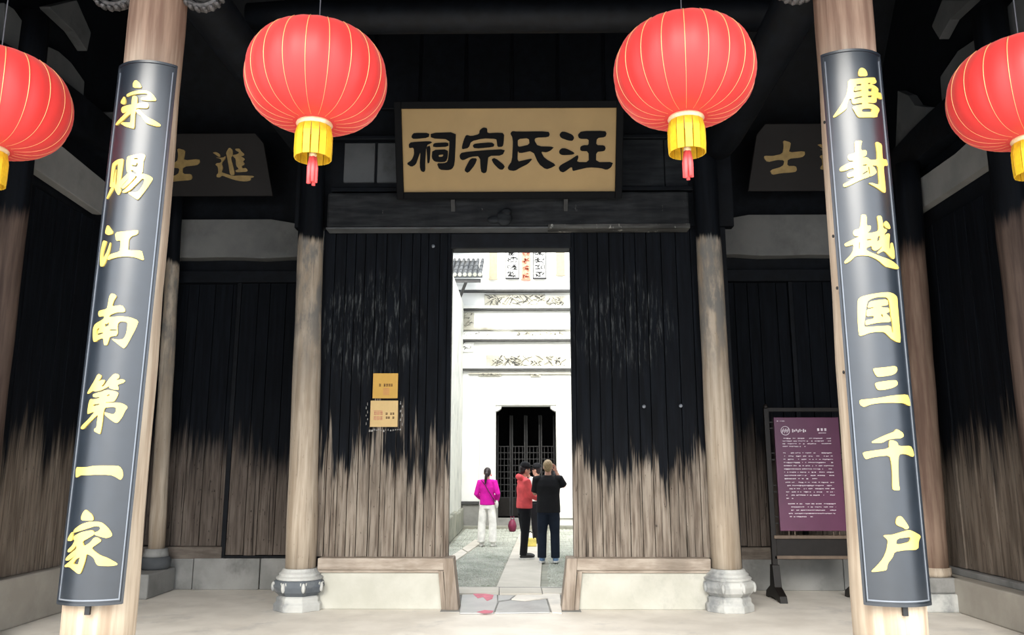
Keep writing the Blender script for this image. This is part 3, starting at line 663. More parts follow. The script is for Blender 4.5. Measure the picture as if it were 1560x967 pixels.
GL['qian'] = ((1305,648), [
 ([(218,240),(300,195),(420,140),(550,90),(575,52),(620,75),(670,110),(682,160),(640,188),(540,195),(450,210),(370,258),(230,258)],[]),
 ([(480,215),(540,220),(590,250),(605,305),(780,298),(815,370),(830,440),(810,465),(740,430),(670,415),(610,430),(600,560),(605,720),(610,860),(628,945),(600,955),(540,950),(520,930),(518,700),(505,560),(480,440),(300,455),(210,475),(140,500),(110,460),(90,395),(240,370),(470,340),(470,260)],[])])
GL['hu'] = ((1315,778), [
 ([(480,120),(510,80),(545,75),(580,110),(640,200),(662,245),(640,265),(610,270),(580,245),(500,215),(472,185)],[]),
 ([(285,358),(420,352),(540,315),(660,278),(720,300),(835,368),(800,440),(795,568),(600,575),(455,600),(430,680),(360,770),(345,860),(325,875),(140,900),(122,885),(200,810),(290,700),(340,580),(360,440),(340,410)],
  [[(490,405),(670,382),(688,400),(680,440),(660,460),(475,500)]])])
# ------------------------------------------------------------------ curved lettered boards on the front columns
def couplet(xcol, topL, topR, botL, botR, names, label):
    R_, Yc = 0.272, 5.2
    half = 0.192; th0 = math.asin(half / R_)
    Yed = Yc - R_ * math.cos(th0)
    tl, tr, bl, br = (P(*topL, Yed), P(*topR, Yed), P(*botL, Yed), P(*botR, Yed))
    cb = (bl + br) / 2; ct = (tl + tr) / 2
    H = (ct - cb).length
    root = thing('couplet_board', (cb.x, cb.y, cb.z), label, 'board', 'curved lettered boards on the front columns')
    lean = (ct.x - cb.x) / (ct.z - cb.z)
    Hz = ct.z - cb.z
    def bend(u, v, h):           # u across (m), v up (m), h outwards
        a = u / R_; r = R_ + h
        return Vector((r * math.sin(a) + lean * v, R_ * math.cos(th0) - r * math.cos(a), v))
    aw = th0 * R_
    n = 28
    mb = MB()
    def shell(u0, u1, v0, v1, h0, h1, nseg):
        vs = []; fs = []
        for i in range(nseg + 1):
            u = u0 + (u1 - u0) * i / nseg
            vs += [bend(u, v0, h0), bend(u, v1, h0), bend(u, v1, h1), bend(u, v0, h1)]
        for i in range(nseg):
            a = i * 4
            for k in range(4): fs.append((a + k, a + (k+1) % 4, a + 4 + (k+1) % 4, a + 4 + k))
        fs += [(0, 1, 2, 3), (nseg*4 + 3, nseg*4 + 2, nseg*4 + 1, nseg*4)]
        return vs, fs
    mb.add(*shell(-aw, aw, 0, Hz, -0.028, 0.0, n))
    b = mb.build('board_panel', M['lacq'], root, smooth=False, local=True)
    for p in b.data.polygons:
        p.use_smooth = abs(p.normal.z) < 0.5
    e = b.modifiers.new('edge', 'EDGE_SPLIT'); e.split_angle = math.radians(40)
    for (u0, u1, v0, v1, h1, nm, mt) in ((-aw - 0.006, -aw + 0.008, -0.004, Hz + 0.004, 0.008, 'edge_trim', 'lacq'), (aw - 0.008, aw + 0.006, -0.004, Hz + 0.004, 0.008, 'edge_trim', 'lacq'),
                             (-aw + 0.016, -aw + 0.022, 0.02, Hz - 0.05, 0.005, 'edge_line', 'rim'), (aw - 0.022, aw - 0.016, 0.02, Hz - 0.05, 0.005, 'edge_line', 'rim')):
        MB().add(*shell(u0, u1, v0, v1, -0.03 if 'trim' in nm else -0.004, h1, 2)).build(nm, M[mt], root, local=True)
    MB().add(*shell(-aw, aw, -0.006, 0.01, -0.03, 0.008, n)).build('end_trim', M['lacq'], root, local=True)
    MB().add(*shell(-aw + 0.02, aw - 0.02, 0.02, 0.028, -0.004, 0.004, n)).build('end_line', M['rim'], root, local=True)
    MB().add(*shell(-aw, aw, Hz - 0.01, Hz + 0.006, -0.03, 0.008, n)).build('end_trim', M['lacq'], root, local=True)
    MB().bar(bend(0.02, -0.06, -0.03), bend(0.02, 0.03, -0.03), 0.03, 0.02).build('hanger_hook', M['iron'], root, local=True)
    M3 = [bend(-aw + k * 0.018, 0, 0) for k in range(2)]
    cuts = [-aw + k * 0.014 for k in range(1, int(2 * aw / 0.014) + 1)]
    yt, yb = (topL[1] + topR[1]) / 2, (botL[1] + botR[1]) / 2
    for nm in names:
        (cx, cy), shapes = GL[nm]
        def tomap(p):
            x = cx + p[0] / 9.67; y = cy + p[1] / 9.67
            Y = Yed - 0.08
            for _ in range(12):
                q = P(x, y, Y); v = q.z - cb.z
                a = math.asin(max(-0.9, min(0.9, (q.x - cb.x - lean * v) / R_)))
                Y = 0.5*Y + 0.5*(Yed + R_ * math.cos(th0) - R_ * math.cos(a))
            return (R_ * max(-0.95*th0, min(0.95*th0, a)), v)
        glyph(shapes, tomap, bend, 'character', M['gold'], root, 0.008, cuts)
couplet(xfl, (184, 98), (268, 106), (87, 914), (187, 922), ['song', 'ci', 'jiang', 'nan', 'di', 'yi', 'jia'], 'black curved board with seven gilded characters on the left foreground column')
couplet(xfr, (1251, 88), (1340, 82), (1313, 918), (1422, 921), ['tang', 'feng', 'yue', 'guo', 'san', 'qian', 'hu'], 'black curved board with seven gilded characters on the right foreground column')
# ------------------------------------------------------------------ gold plaque over the gate
CH4 = [
 ([(115,250),(130,235),(235,235),(230,268),(130,278),(112,268)],[]),
 ([(95,315),(110,298),(240,290),(258,300),(215,320),(212,440),(215,490),(205,503),(185,495),(175,460),(178,360),(165,400),(150,450),(120,468),(85,445),(120,420),(135,380),(130,335),(100,340)],[]),
 ([(215,330),(245,320),(243,435),(228,445),(222,380)],[]),
 ([(243,235),(415,228),(415,300),(412,450),(395,480),(370,488),(310,485),(290,440),(340,440),(365,430),(372,350),(372,278),(245,272)],[]),
 ([(262,310),(280,302),(366,298),(366,328),(262,333)],[]),
 ([(258,350),(364,345),(364,400),(352,430),(320,434),(275,430),(255,405)],[[(300,385),(335,380),(330,395),(305,398)]])], [
 ([(575,215),(600,195),(628,200),(630,235),(690,230),(745,232),(742,300),(735,325),(700,328),(695,290),(690,272),(600,270),(520,290),(505,335),(460,345),(458,325),(470,280),(485,245),(520,255),(575,240)],[]),
 ([(530,320),(545,305),(660,295),(680,310),(672,328),(545,340)],[]),
 ([(443,385),(460,365),(600,350),(755,340),(735,385),(640,388),(635,440),(630,500),(610,508),(590,495),(582,390),(520,395),(470,420),(450,412)],[]),
 ([(520,405),(565,405),(550,450),(505,508),(478,490),(495,450)],[]),
 ([(660,410),(685,400),(755,455),(740,482),(715,480),(675,440)],[])], [
 ([(785,235),(800,218),(830,222),(1045,218),(1056,240),(1045,258),(960,262),(950,280),(975,320),(1088,322),(1060,350),(1030,362),(995,355),(1020,400),(1100,445),(1070,465),(1030,478),(980,440),(940,350),(850,370),(838,350),(838,425),(880,415),(942,402),(910,440),(860,465),(820,490),(780,485),(770,465),(800,420),(805,300),(800,260)],
  [[(838,272),(912,265),(918,308),(850,325),(838,318)]])], [
 ([(1120,240),(1135,220),(1160,220),(1210,240),(1222,262),(1210,282),(1180,280),(1130,262)],[]),
 ([(1118,350),(1135,332),(1165,332),(1225,362),(1215,375),(1140,380),(1120,368)],[]),
 ([(1115,465),(1130,445),(1195,410),(1245,375),(1250,395),(1238,425),(1320,425),(1318,352),(1262,350),(1262,320),(1285,310),(1318,310),(1320,268),(1255,268),(1245,240),(1270,215),(1430,212),(1442,230),(1432,255),(1375,262),(1370,310),(1425,310),(1435,330),(1425,350),(1370,355),(1368,425),(1485,422),(1470,460),(1440,478),(1400,465),(1320,460),(1240,480),(1210,488),(1205,455),(1150,498),(1125,490)],[])]
class Tilted:
    """a flat board standing on its lower edge and leaning towards the viewer at the top"""
    def __init__(s, ql, qr, tl, tr, Yb, Yt):
        s.bl, s.br, s.tl, s.tr = P(*ql, Yb), P(*qr, Yb), P(*tl, Yt), P(*tr, Yt)
        s.px = (ql, qr, tl, tr)
        s.o = (s.bl + s.br) / 2
        top = (s.tl + s.tr) / 2
        s.U = Vector((1, 0, 0)); d = top - s.o; d.x = 0; s.H = d.length; s.V = d.normalized()
        s.N = s.V.cross(s.U).normalized()
        if s.N.y > 0: s.N = -s.N
        s.W = ((s.br - s.bl).length + (s.tr - s.tl).length) / 2
    def uv(s, x, y):
        (lx, ly), (rx, ry), (tx, ty), (ux, uy) = s.px
        t = 0.5
        for _ in range(4):
            ax, ay = lx + (tx - lx)*t, ly + (ty - ly)*t; bx, by = rx + (ux - rx)*t, ry + (uy - ry)*t
            k = (x - ax) / (bx - ax)
            yb = ly + (ry - ly)*k; yt = ty + (uy - ty)*k
            t = (y - yb) / (yt - yb)
        return ((k - 0.5) * s.W, t * s.H)
    def loc(s, u, v, h): return s.U*u + s.V*v + s.N*h
    def slab(s, u0, u1, v0, v1, h0, h1):
        return MB().hexa([s.loc(u0,v0,h0), s.loc(u1,v0,h0), s.loc(u1,v0,h1), s.loc(u0,v0,h1), s.loc(u0,v1,h0), s.loc(u1,v1,h0), s.loc(u1,v1,h1), s.loc(u0,v1,h1)])
T = Tilted((617, 294), (935, 290), (608, 167), (939, 163), GY - 0.33, GY - 0.70)
pl = thing('name_plaque', T.o, 'gold plaque with four large black characters above the gate', 'plaque')
W2 = T.W / 2; H = T.H; fr = 0.085
T.slab(-W2, W2, 0, H, -0.04, 0.0).build('board_panel', M['plaque'], pl, local=True)
for a in ((-W2 - fr, -W2, -fr, H + fr), (W2, W2 + fr, -fr, H + fr), (-W2, W2, -fr, 0), (-W2, W2, H, H + fr)):
    T.slab(*a, -0.06, 0.045).build('frame_bar', M['ink'], pl, local=True, bevel=0.008)
for ch in CH4:
    glyph(ch, lambda p: T.uv(600 + p[0]/4.457, 150 + p[1]/4.457), T.loc, 'character', M['ink'], pl, 0.010)
for u in (-0.7, 0.7):
    MB().bar(T.loc(u, -fr - 0.005, -0.02), T.loc(u, -fr, -0.02) + Vector((0, 0.1, -0.14)), 0.05, 0.03).build('support_peg', M['iron'], pl, local=True)
# ------------------------------------------------------------------ dark plaques of the side bays
SHI = [([(448,185),(482,195),(478,215),(470,240),(540,233),(542,250),(528,262),(465,268),(460,300),(500,300),(505,318),(495,328),(430,332),(388,340),(380,318),(440,302),(450,275),(420,272),(372,283),(358,265),(362,253),(400,255),(442,245),(450,215)],[])]
JIN = [([(885,180),(930,95),(985,140),(990,220),(960,260),(1000,380),(1040,530),(960,540),(930,380),(900,240)],[]),
 ([(715,255),(840,260),(880,230),(880,270),(820,350),(845,420),(820,490),(880,510),(1000,550),(1120,540),(1350,550),(1340,575),(1300,580),(1300,620),(1220,640),(1080,625),(960,590),(830,540),(790,575),(740,565),(740,530),(770,500),(760,400),(720,370),(740,345),(800,340),(820,310),(800,275)],[]),
 ([(680,180),(730,168),(790,200),(800,245),(770,245),(720,205)],[]),
 ([(1020,120),(1090,115),(1115,160),(1170,205),(1160,230),(1110,235),(1170,270),(1185,295),(1150,320),(1185,355),(1170,380),(1140,390),(1150,430),(1210,420),(1255,480),(1060,495),(1040,460),(1100,440),(1050,390),(1040,280),(1000,245),(980,220),(1060,205),(1090,180),(1030,145)],[])]
def sideplaque(ql, qr, tl, tr, jx, jy, sx_, sy_, label):
    T = Tilted(ql, qr, tl, tr, BY - 0.45, BY - 0.75)
    t = thing('side_plaque', T.o, label, 'plaque', 'dark plaques of the side bays')
    w, h = T.W / 2, T.H
    prof = [(-w - 0.06, 0), (w + 0.06, 0), (w - 0.03, h*0.84), (w - 0.14, h), (-w + 0.14, h), (-w + 0.03, h*0.84)]
    n = 6
    mb = MB().add([T.loc(u, v, -0.05) for u, v in prof] + [T.loc(u, v, 0) for u, v in prof],
                  [tuple(range(n))[::-1], tuple(range(n, 2*n))] + [(i, (i+1) % n, (i+1) % n + n, i + n) for i in range(n)])
    mb.build('board_panel', M['sideplaque'], t, local=True, bevel=0.01)
    glyph(JIN, lambda p: T.uv(jx + p[0]/10.4, jy + p[1]/10.4), T.loc, 'character', M['gold2'], t, 0.015)
    glyph(SHI, lambda p: T.uv(sx_ + p[0]/2.93, sy_ + p[1]/2.93), T.loc, 'character', M['gold2'], t, 0.015)
    return T
sideplaque((240, 299), (416, 299), (248, 203), (398, 203), 260, 215, 121, 162, 'dark plaque with two gilded characters in the left side bay')
sideplaque((1138, 291), (1342, 291), (1156, 188), (1330, 188), 1178, 203, 1040, 150, 'dark plaque with a gilded character in the right side bay behind the column')
# ================================================================== lanterns
def make_lantern():
    root = thing('red_lantern', (0, 0, 0), 'x', 'lantern', 'round red lanterns under the eave')
    a, c, G, sub, rings = 0.462, 0.315, 20, 5, 22
    def rad(t):                      # t from -1 (bottom) to 1 (top)
        ph = t * math.pi / 2
        return 0.10 + (a - 0.10) * max(0.0, math.cos(ph)) ** 0.72
    def pt(t, ang, puff=0.0):
        r = rad(t); k = 1 - 0.022 * abs(math.cos(ang * G / 2)) ** 3 * math.cos(t * math.pi / 2) ** 0.5 + puff
        return Vector((r * k * math.cos(ang), r * k * math.sin(ang), c * math.sin(t * math.pi / 2)))
    N = G * sub; mb = MB(); vs = []; fs = []
    for i in range(rings + 1):
        t = -1 + 2 * i / rings
        for k in range(N): vs.append(pt(t, 2 * math.pi * k / N))
    for i in range(rings):
        for k in range(N): fs.append((i*N + k, i*N + (k+1) % N, (i+1)*N + (k+1) % N, (i+1)*N + k))
    mb.add(vs, fs).build('cloth_globe', M['lantern'], root, smooth=True, local=True)
    rib = None
    for g in range(G):
        ang = 2 * math.pi * g / G
        if rib is None:
            pts = [pt(-0.97 + 1.60 * i / 24, 0.0, 0.004) for i in range(25)]
            rr = [0.0012 + 0.0030 * (i / 24) ** 1.5 for i in range(25)]
            rib = MB().tube(pts, rr, 5, side=Vector((0, 1, 0))).build('rib', M['rib'], root, smooth=True, local=True); o = rib
        else:
            o = rib.copy(); link(o, root)
        o.rotation_euler = (0, 0, ang)
    MB().lathe([(0.10, 0.300), (0.105, 0.330), (0.085, 0.345), (0.03, 0.352)], seg=24).build('top_cap', M['tassel'], root, smooth=True, local=True)
    MB().lathe([(0.112, -0.308), (0.118, -0.325), (0.105, -0.345), (0.10, -0.352)], seg=32).build('bottom_collar', M['collar'], root, smooth=True, local=True)
    st = None
    for k in range(14):
        if st is None:
            w = 0.0232; L = 0.215
            vs = []
            for j, (z, r) in enumerate(((-0.345, 0.108), (-0.40, 0.119), (-0.50, 0.120), (-0.345 - L, 0.117))):
                vs += [(r, -w*0.98, z), (r, w*0.98, z), (r - 0.006, w*0.98, z), (r - 0.006, -w*0.98, z)]
            fs = [(i*4 + q, i*4 + (q+1) % 4, i*4 + 4 + (q+1) % 4, i*4 + 4 + q) for i in range(3) for q in range(4)] + [(0,1,2,3), (15,14,13,12)]
            st = MB().add(vs, fs).build('fringe_strip', M['fringe'], root, local=True); o = st
        else:
            o = st.copy(); link(o, root)
        o.rotation_euler = (0, 0, 2 * math.pi * k / 14)
    MB().tube([(0, 0, -0.34), (0, 0, -0.52)], 0.006, 6).build('tassel_cord', M['cord'], root, local=True)
    MB().ell((0, 0, -0.535), (0.026, 0.026, 0.024), 12, 8).build('tassel_bead', M['collar'], root, smooth=True, local=True)
    for k in range(5):
        an = k * 2 * math.pi / 5
        MB().tube([(0.012*math.cos(an), 0.012*math.sin(an), -0.55), (0.022*math.cos(an), 0.022*math.sin(an), -0.62), (0.024*math.cos(an), 0.024*math.sin(an), -0.72 - 0.012*(k % 2))],
                  [0.014, 0.015, 0.012], 7).build('tassel_strand', M['tassel'], root, smooth=True, local=True)
    MB().tube([(0, 0, 0.34), (0, 0, 1.35)], 0.004, 6).build('hanging_cord', M['cord'], root, local=True)
    return root
def copy_tree(o, parent=None):
    c = o.copy(); col.objects.link(c)
    if parent is not None: c.parent = parent
    for ch in list(o.children): copy_tree(ch, c)
    return c
lan = make_lantern()
spots = [((482.5, 120), 0.10, 'round red lantern with yellow fringe hanging left of the gold plaque'),
         ((1042, 111), 0.13, 'round red lantern with yellow fringe hanging right of the gold plaque'),
         ((-8, 158), 0.05, 'red lantern cut off by the left edge of the picture'),
         ((1562, 142), 0.20, 'red lantern cut off by the right edge of the picture')]
reds = [copy_tree(lan) for _ in range(3)]
for o, (pp, rz, lb) in zip([lan] + reds, spots):
    o.location = P(*pp, 4.9); o.rotation_euler = (0, 0, rz); o['label'] = lb
# ================================================================== notices on the left gate panel
def notice(x0, y0, x1, y1, mat, label, bits):
    a = P(x0, y1, GY - 0.012); b = P(x1, y0, GY - 0.012)
    t = thing('paper_notice', ((a.x + b.x)/2, GY - 0.012, a.z), label, 'notice', 'notices on the gate panel')
    MB().box((a.x, GY - 0.014, a.z), (b.x, GY + 0.012, b.z)).build('sheet', mat, t)
    for nm, m, rects in bits:
        mb = MB()
        for (u0, v0, u1, v1) in rects:
            mb.box((a.x + (b.x-a.x)*u0, GY - 0.0165, b.z + (a.z-b.z)*v1), (a.x + (b.x-a.x)*u1, GY - 0.0135, b.z + (a.z-b.z)*v0))
        tag(mb.build(nm, m, t), kind='stuff')
    return t
rnd = random.Random(3)
def scribble(u0, v0, u1, v1, n, w=0.02, h=0.05):
    out = []
    for k in range(n):
        x = u0 + (u1 - u0) * (k + 0.1) / n; y = rnd.uniform(v0, v1 - h)
        out.append((x, y, x + w * rnd.uniform(0.6, 1.5), y + h * rnd.uniform(0.5, 1.3)))
    return out
def blocks(u0, v0, u1, v1, n, skip=()):
    out = []; w = (u1 - u0) / n; h = v1 - v0
    for k in range(n):
        if k in skip: continue
        a = u0 + w*k + w*0.1; b = a + w*0.78; t = 0.016
        out += [(a, v0 + h*q, b, v0 + h*q + t) for q in (0.05, rnd.uniform(0.35, 0.55), 0.85)] + [(a + (b - a)*q, v0, a + (b - a)*q + t, v1) for q in (rnd.uniform(0.1, 0.3), rnd.uniform(0.6, 0.9))]
    return out
notice(567.5, 568.5, 606.5, 606.5, M['paper1'], 'orange square notice on the left gate panel, the upper of two',
       [('heading', M['brownink'], blocks(0.24, 0.42, 0.80, 0.53, 6, (1,))), ('small_print', M['pinkink'], [(0.42, 0.60 + 0.05*k, 0.66, 0.615 + 0.05*k) for k in range(6)])])
low = notice(563.5, 610, 606.5, 650, M['paper2'], 'cream square notice with a faded red stamp, the lower of two',
       [('stamp', M['pinkink'], blocks(0.12, 0.42, 0.46, 0.55, 3) + blocks(0.12, 0.60, 0.46, 0.74, 3) + [(0.12, 0.385, 0.44, 0.40)]), ('heading', M['brownink'], blocks(0.55, 0.46, 0.88, 0.54, 4, (1,)) + blocks(0.56, 0.61, 0.88, 0.69, 4, (2,)))])
M['scrap'] = plain('torn_grey_paper', (0.30, 0.29, 0.27), 0.9, var=0.3, scale=40)
for k in range(26):
    if k < 14: px, py, ww_, hh_ = 562 + k*3.6, 653.5 + rnd.uniform(-1, 1), rnd.uniform(1.2, 3.0), rnd.uniform(1.5, 3.5)
    elif k < 20: px, py, ww_, hh_ = 609.5 + (k % 2)*3, 611 + (k - 14)*6.5, rnd.uniform(1.0, 2.4), rnd.uniform(3, 6)
    else: px, py, ww_, hh_ = 559.5 - (k % 2)*2, 613 + (k - 20)*6, rnd.uniform(0.8, 2.0), rnd.uniform(2, 5)
    a = P(px, py + hh_, GY + 0.01); b = P(px + ww_, py, GY + 0.01)
    MB().prism([(a.x, a.z), (b.x, a.z + rnd.uniform(0, 0.006)), (b.x - 0.003, b.z), (a.x + 0.002, b.z - rnd.uniform(0, 0.006))], 'y', GY - 0.004, GY + 0.03).build('torn_scrap', M['scrap'], low)
# ================================================================== information board
IY = 10.4
def IX(px, py=720): return P(px, py, IY).x
def IZ(py): return P(1225, py, IY).z
st = thing('information_stand', (IX(1228), IY, 0), 'dark wooden stand holding a purple information board with white print', 'sign')
zt, zbm = IZ(636), IZ(808)
xl, xr = IX(1182), IX(1281)
xpl, xpr = IX(1172), IX(1292)
MB().box((xl, IY - 0.05, zbm), (xr, IY - 0.01, zt)).build('sign_panel', M['purple'], st, bevel=0.004)
for x in (xpl, xpr):
    MB().box((x - 0.032, IY - 0.03, 0.05), (x + 0.032, IY + 0.03, IZ(622))).build('post', M['standwood'], st, bevel=0.006)
    MB().lathe([(0.03, 0), (0.036, 0.02), (0.02, 0.05), (0.01, 0.06)], (x, IY, IZ(622)), 12).build('finial', M['standwood'], st, smooth=True)
    f = [(IY - 0.30, 0.0), (IY - 0.22, 0.0), (IY - 0.10, 0.03), (IY + 0.10, 0.03), (IY + 0.22, 0.0), (IY + 0.30, 0.0), (IY + 0.27, 0.08), (IY + 0.10, 0.16), (IY + 0.05, 0.42), (IY - 0.05, 0.42), (IY - 0.10, 0.16), (IY - 0.27, 0.08)]
    MB().prism(f, 'x', x - 0.045, x + 0.045).build('foot', M['standwood'], st, bevel=0.006)
MB().box((xpl, IY - 0.025, IZ(627)), (xpr, IY + 0.025, IZ(621))).build('top_rail', M['standwood'], st, bevel=0.004)
for y in (643, 652, 690, 700, 739, 749, 787, 797):
    MB().box((xpl, IY - 0.008, IZ(y) - 0.008), (xpr, IY + 0.012, IZ(y) + 0.008)).build('cross_rod', M['standwood'], st)
for px in (1196, 1205, 1263, 1272):
    MB().box((IX(px) - 0.006, IY - 0.01, IZ(816)), (IX(px) + 0.006, IY + 0.005, IZ(806))).build('peg', M['standedge'], st)
MB().box((xpl, IY - 0.05, IZ(820)), (xpr, IY + 0.05, IZ(815))).build('ledge', M['standedge'], st, bevel=0.004)
MB().box((xpl, IY - 0.015, IZ(846)), (xpr, IY + 0.015, IZ(820))).build('apron', M['standwood'], st)
MB().box((xpl, IY - 0.03, IZ(851)), (xpr, IY + 0.03, IZ(846))).build('lower_rail', M['standedge'], st, bevel=0.004)
Wp, Hp = xr - xl, zt - zbm
def printed(rects, nm):
    mb = MB()
    for u0, v0, u1, v1 in rects:
        mb.box((xl + Wp*u0, IY - 0.0525, zt - Hp*v1), (xl + Wp*u1, IY - 0.0495, zt - Hp*v0))
    tag(mb.build(nm, M['whiteink'], st), kind='stuff')
def line(u0, u1, v, h=0.009, dens=0.72):
    out = []; u = u0
    while u < u1:
        w = rnd.uniform(0.008, 0.03)
        if rnd.random() < dens: out.append((u, v + rnd.uniform(-0.001, 0.001), min(u + w, u1), v + h*rnd.uniform(0.5, 1)))
        u += w + rnd.uniform(0.002, 0.006)
    return out
R = []
for k in range(4): R += line(0.11, 0.86 if k < 3 else 0.48, 0.185 + 0.024*k)
for k in range(9): R += line(0.11, 0.87 if k < 8 else 0.65, 0.315 + 0.0285*k)
for k in range(6): R += line(0.12, 0.86 if k < 5 else 0.24, 0.575 + 0.028*k)
for k in range(5): R += line(0.14, 0.86 if k < 4 else 0.50, 0.762 + 0.028*k)
printed(R, 'printed_text')
printed([(0.27 + 0.028*k, 0.105 + 0.008*(k % 2), 0.288 + 0.028*k, 0.135 - 0.006*(k % 3)) for k in range(8)] + [(0.66 + 0.055*k, 0.098, 0.69 + 0.055*k, 0.122) for k in range(3)] + line(0.65, 0.82, 0.138, 0.006) + line(0.02, 0.18, 0.03, 0.008), 'printed_heading')
cx_, cz_ = xl + Wp*0.165, zt - Hp*0.12
mb = MB()
ax = Matrix.Rotation(math.radians(90), 3, 'X')
mb.lathe([(0.0585, 0), (0.0585, 0.0025), (0.051, 0.0025), (0.051, 0)], (cx_, IY - 0.0497, cz_), 24, axis=ax)
for k in range(9):
    an = k * 0.7; mb.box((cx_ - 0.04 + 0.01*k - 0.003, IY - 0.0525, cz_ - 0.03 + 0.012*(k % 3)), (cx_ - 0.04 + 0.01*k + 0.003, IY - 0.0495, cz_ + 0.01 + 0.01*(k % 3)))
mb.build('round_emblem', M['whiteink'], st)
# ================================================================== doorway paving
def slabpoly(pts, z0, z1, name, mat, parent, bev=0.008):
    q = [PZ(px, py, z1) for px, py in pts]
    return MB().prism([(v.x, v.y) for v in q], 'z', z0, z1).build(name, mat, parent, bevel=bev)
thr = struct(MB().box((XJL - 0.06, 9.5, -0.06), (XJR + 0.06, 11.42, 0.004)), 'floor_threshold', M['greystone'], 'cracked paving of the doorway')
slabpoly([(700, 933), (704, 905), (757, 905), (758, 917), (752, 933)], 0.0, 0.018, 'paving_slab', M['wet'], thr)
slabpoly([(754, 933), (760, 917), (778, 914), (800, 916), (832, 912), (838, 932)], 0.0, 0.016, 'paving_slab', M['wet'], thr)
slabpoly([(759, 914), (759, 906), (784, 906), (776, 912)], 0.0, 0.010, 'paving_slab', M['wet'], thr)
slabpoly([(779, 912), (788, 905), (853, 904), (856, 933), (841, 932), (834, 910), (800, 914)], 0.0, 0.018, 'paving_slab', M['floor'], thr)
slabpoly([(690, 903), (694, 894), (760, 894), (760, 903)], 0.0, 0.03, 'kerb_stone', M['slab'], thr)
slabpoly([(761, 903), (761, 894.5), (824, 894.5), (826, 903)], 0.0, 0.036, 'kerb_stone', M['slab'], thr)
slabpoly([(827, 903), (825, 895), (862, 895), (866, 903)], 0.0, 0.028, 'kerb_stone', M['slab'], thr)
for pts, lb in (([(720, 904), (730, 903), (752, 906), (750, 912), (742, 915), (736, 909), (728, 911)], 'pink paper scrap on the doorway paving near the kerb'),
                ([(726, 932), (738, 929), (752, 930), (750, 933), (738, 934)], 'narrow pink paper scrap on the doorway paving closest to us')):
    q = [PZ(px, py, 0.02) for px, py in pts]
    o = MB().prism([(v.x, v.y) for v in q], 'z', 0.0185, 0.021).build('paper_scrap', M['redpaper'])
    tag(o, lb, 'paper', 'paper scraps in the doorway')
# ================================================================== inner courtyard
FY = 22.5
xA, xB = P(755, 700, FY).x, P(848, 700, FY).x
zD0, zD1 = P(800, 789, FY).z, P(800, 618, FY).z
fw = MB()
fw.box((-5, FY, -0.03), (xA, FY + 0.4, 9.6)); fw.box((xB, FY, -0.03), (5, FY + 0.4, 9.6)); fw.box((xA, FY, zD1), (xB, FY + 0.4, 9.6)); fw.box((xA, FY, -0.03), (xB, FY + 0.4, zD0 - 0.3))
fac = struct(fw, 'wall_far', M['white'], 'white moulded facade across the courtyard')
for s, x in ((1, xA), (-1, xB)):
    MB().prism([(x, zD1), (x + s*0.16, zD1), (x + s*0.15, zD1 - 0.07), (x + s*0.07, zD1 - 0.13), (x, zD1 - 0.16)], 'y', FY, FY + 0.35).build('door_corner', M['white'], fac, bevel=0.01)
    MB().box((min(x, x - s*0.45), FY - 0.05, 0.25), (max(x, x - s*0.45), FY + 0.05, zD1 + 0.02)).build('door_jamb', M['white'], fac, bevel=0.015)
MB().box((xA - 0.45, FY - 0.05, zD1 + 0.02), (xB + 0.45, FY + 0.05, zD1 + 0.30)).build('door_head', M['white'], fac, bevel=0.015)
MB().box((xA - 0.02, FY - 0.12, -0.02), (xB + 0.02, FY + 0.2, zD0)).build('door_sill', M['greystone'], fac, bevel=0.015)
MB().box((-5, FY - 0.2, -0.05), (5, FY + 0.05, 0.06)).build('base_course', M['moss'], fac, bevel=0.02)
def FZ(y): return P(780, y, FY).z
def FX(x): return P(x, 500, FY).x
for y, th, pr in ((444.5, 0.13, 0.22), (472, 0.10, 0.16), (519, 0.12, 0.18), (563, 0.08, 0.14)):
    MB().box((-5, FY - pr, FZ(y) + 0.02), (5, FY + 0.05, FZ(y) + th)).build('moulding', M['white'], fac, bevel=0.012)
    MB().box((-5, FY - pr + 0.02, FZ(y) - 0.028), (5, FY + 0.05, FZ(y) + 0.02)).build('shadow_fillet', M['line'], fac)  # dark trim strip that paints in the shadow gap below the moulding
MB().box((-5, FY - 0.12, FZ(503)), (5, FY + 0.02, FZ(500))).build('moulding', M['cream'], fac)
MB().box((FX(715), FY - 0.08, FZ(570)), (5, FY + 0.02, FZ(568))).build('moulding', M['cream'], fac)
rr2 = random.Random(11)
def relief(x0, y0, x1, y1, n, big, name='relief_panel', mat='cream', ink='line'):
    a, b = FX(x0), FX(x1); z0, z1 = FZ(y1), FZ(y0)
    p = MB().box((a, FY - 0.05, z0), (b, FY + 0.02, z1)).build(name, M[mat], fac, bevel=0.008)
    mb = MB(); mi = MB()
    for k in range(n):
        x = rr2.uniform(a + 0.06, b - 0.06); z = rr2.uniform(z0 + 0.05, z1 - 0.05); an = rr2.uniform(-1.2, 1.2); L = big * rr2.uniform(0.3, 1)
        d = Vector((math.cos(an), 0, math.sin(an))) * L / 2
        d.z = max(-(z1 - z0)*0.4, min((z1 - z0)*0.4, d.z))
        p0 = Vector((x, FY - 0.06, z)) - d; p1 = Vector((x, FY - 0.06, z)) + d
        for q in (p0, p1): q.x = min(b, max(a, q.x)); q.z = min(z1, max(z0, q.z))
        (mi if k % 3 == 0 else mb).tube([p0, (p0 + p1)/2 + Vector((0, -0.02, 0.03)), p1], [0.006, 0.016 if k % 3 else 0.011, 0.006], 6)
    c = mb.build('relief_carving', M[mat], p, smooth=True); tag(c, kind='stuff')
    c = mi.build('relief_line', M[ink], p, smooth=True); tag(c, kind='stuff')
relief(738, 449, 830, 470, 46, 0.42); relief(831, 452, 862, 470, 26, 0.2)
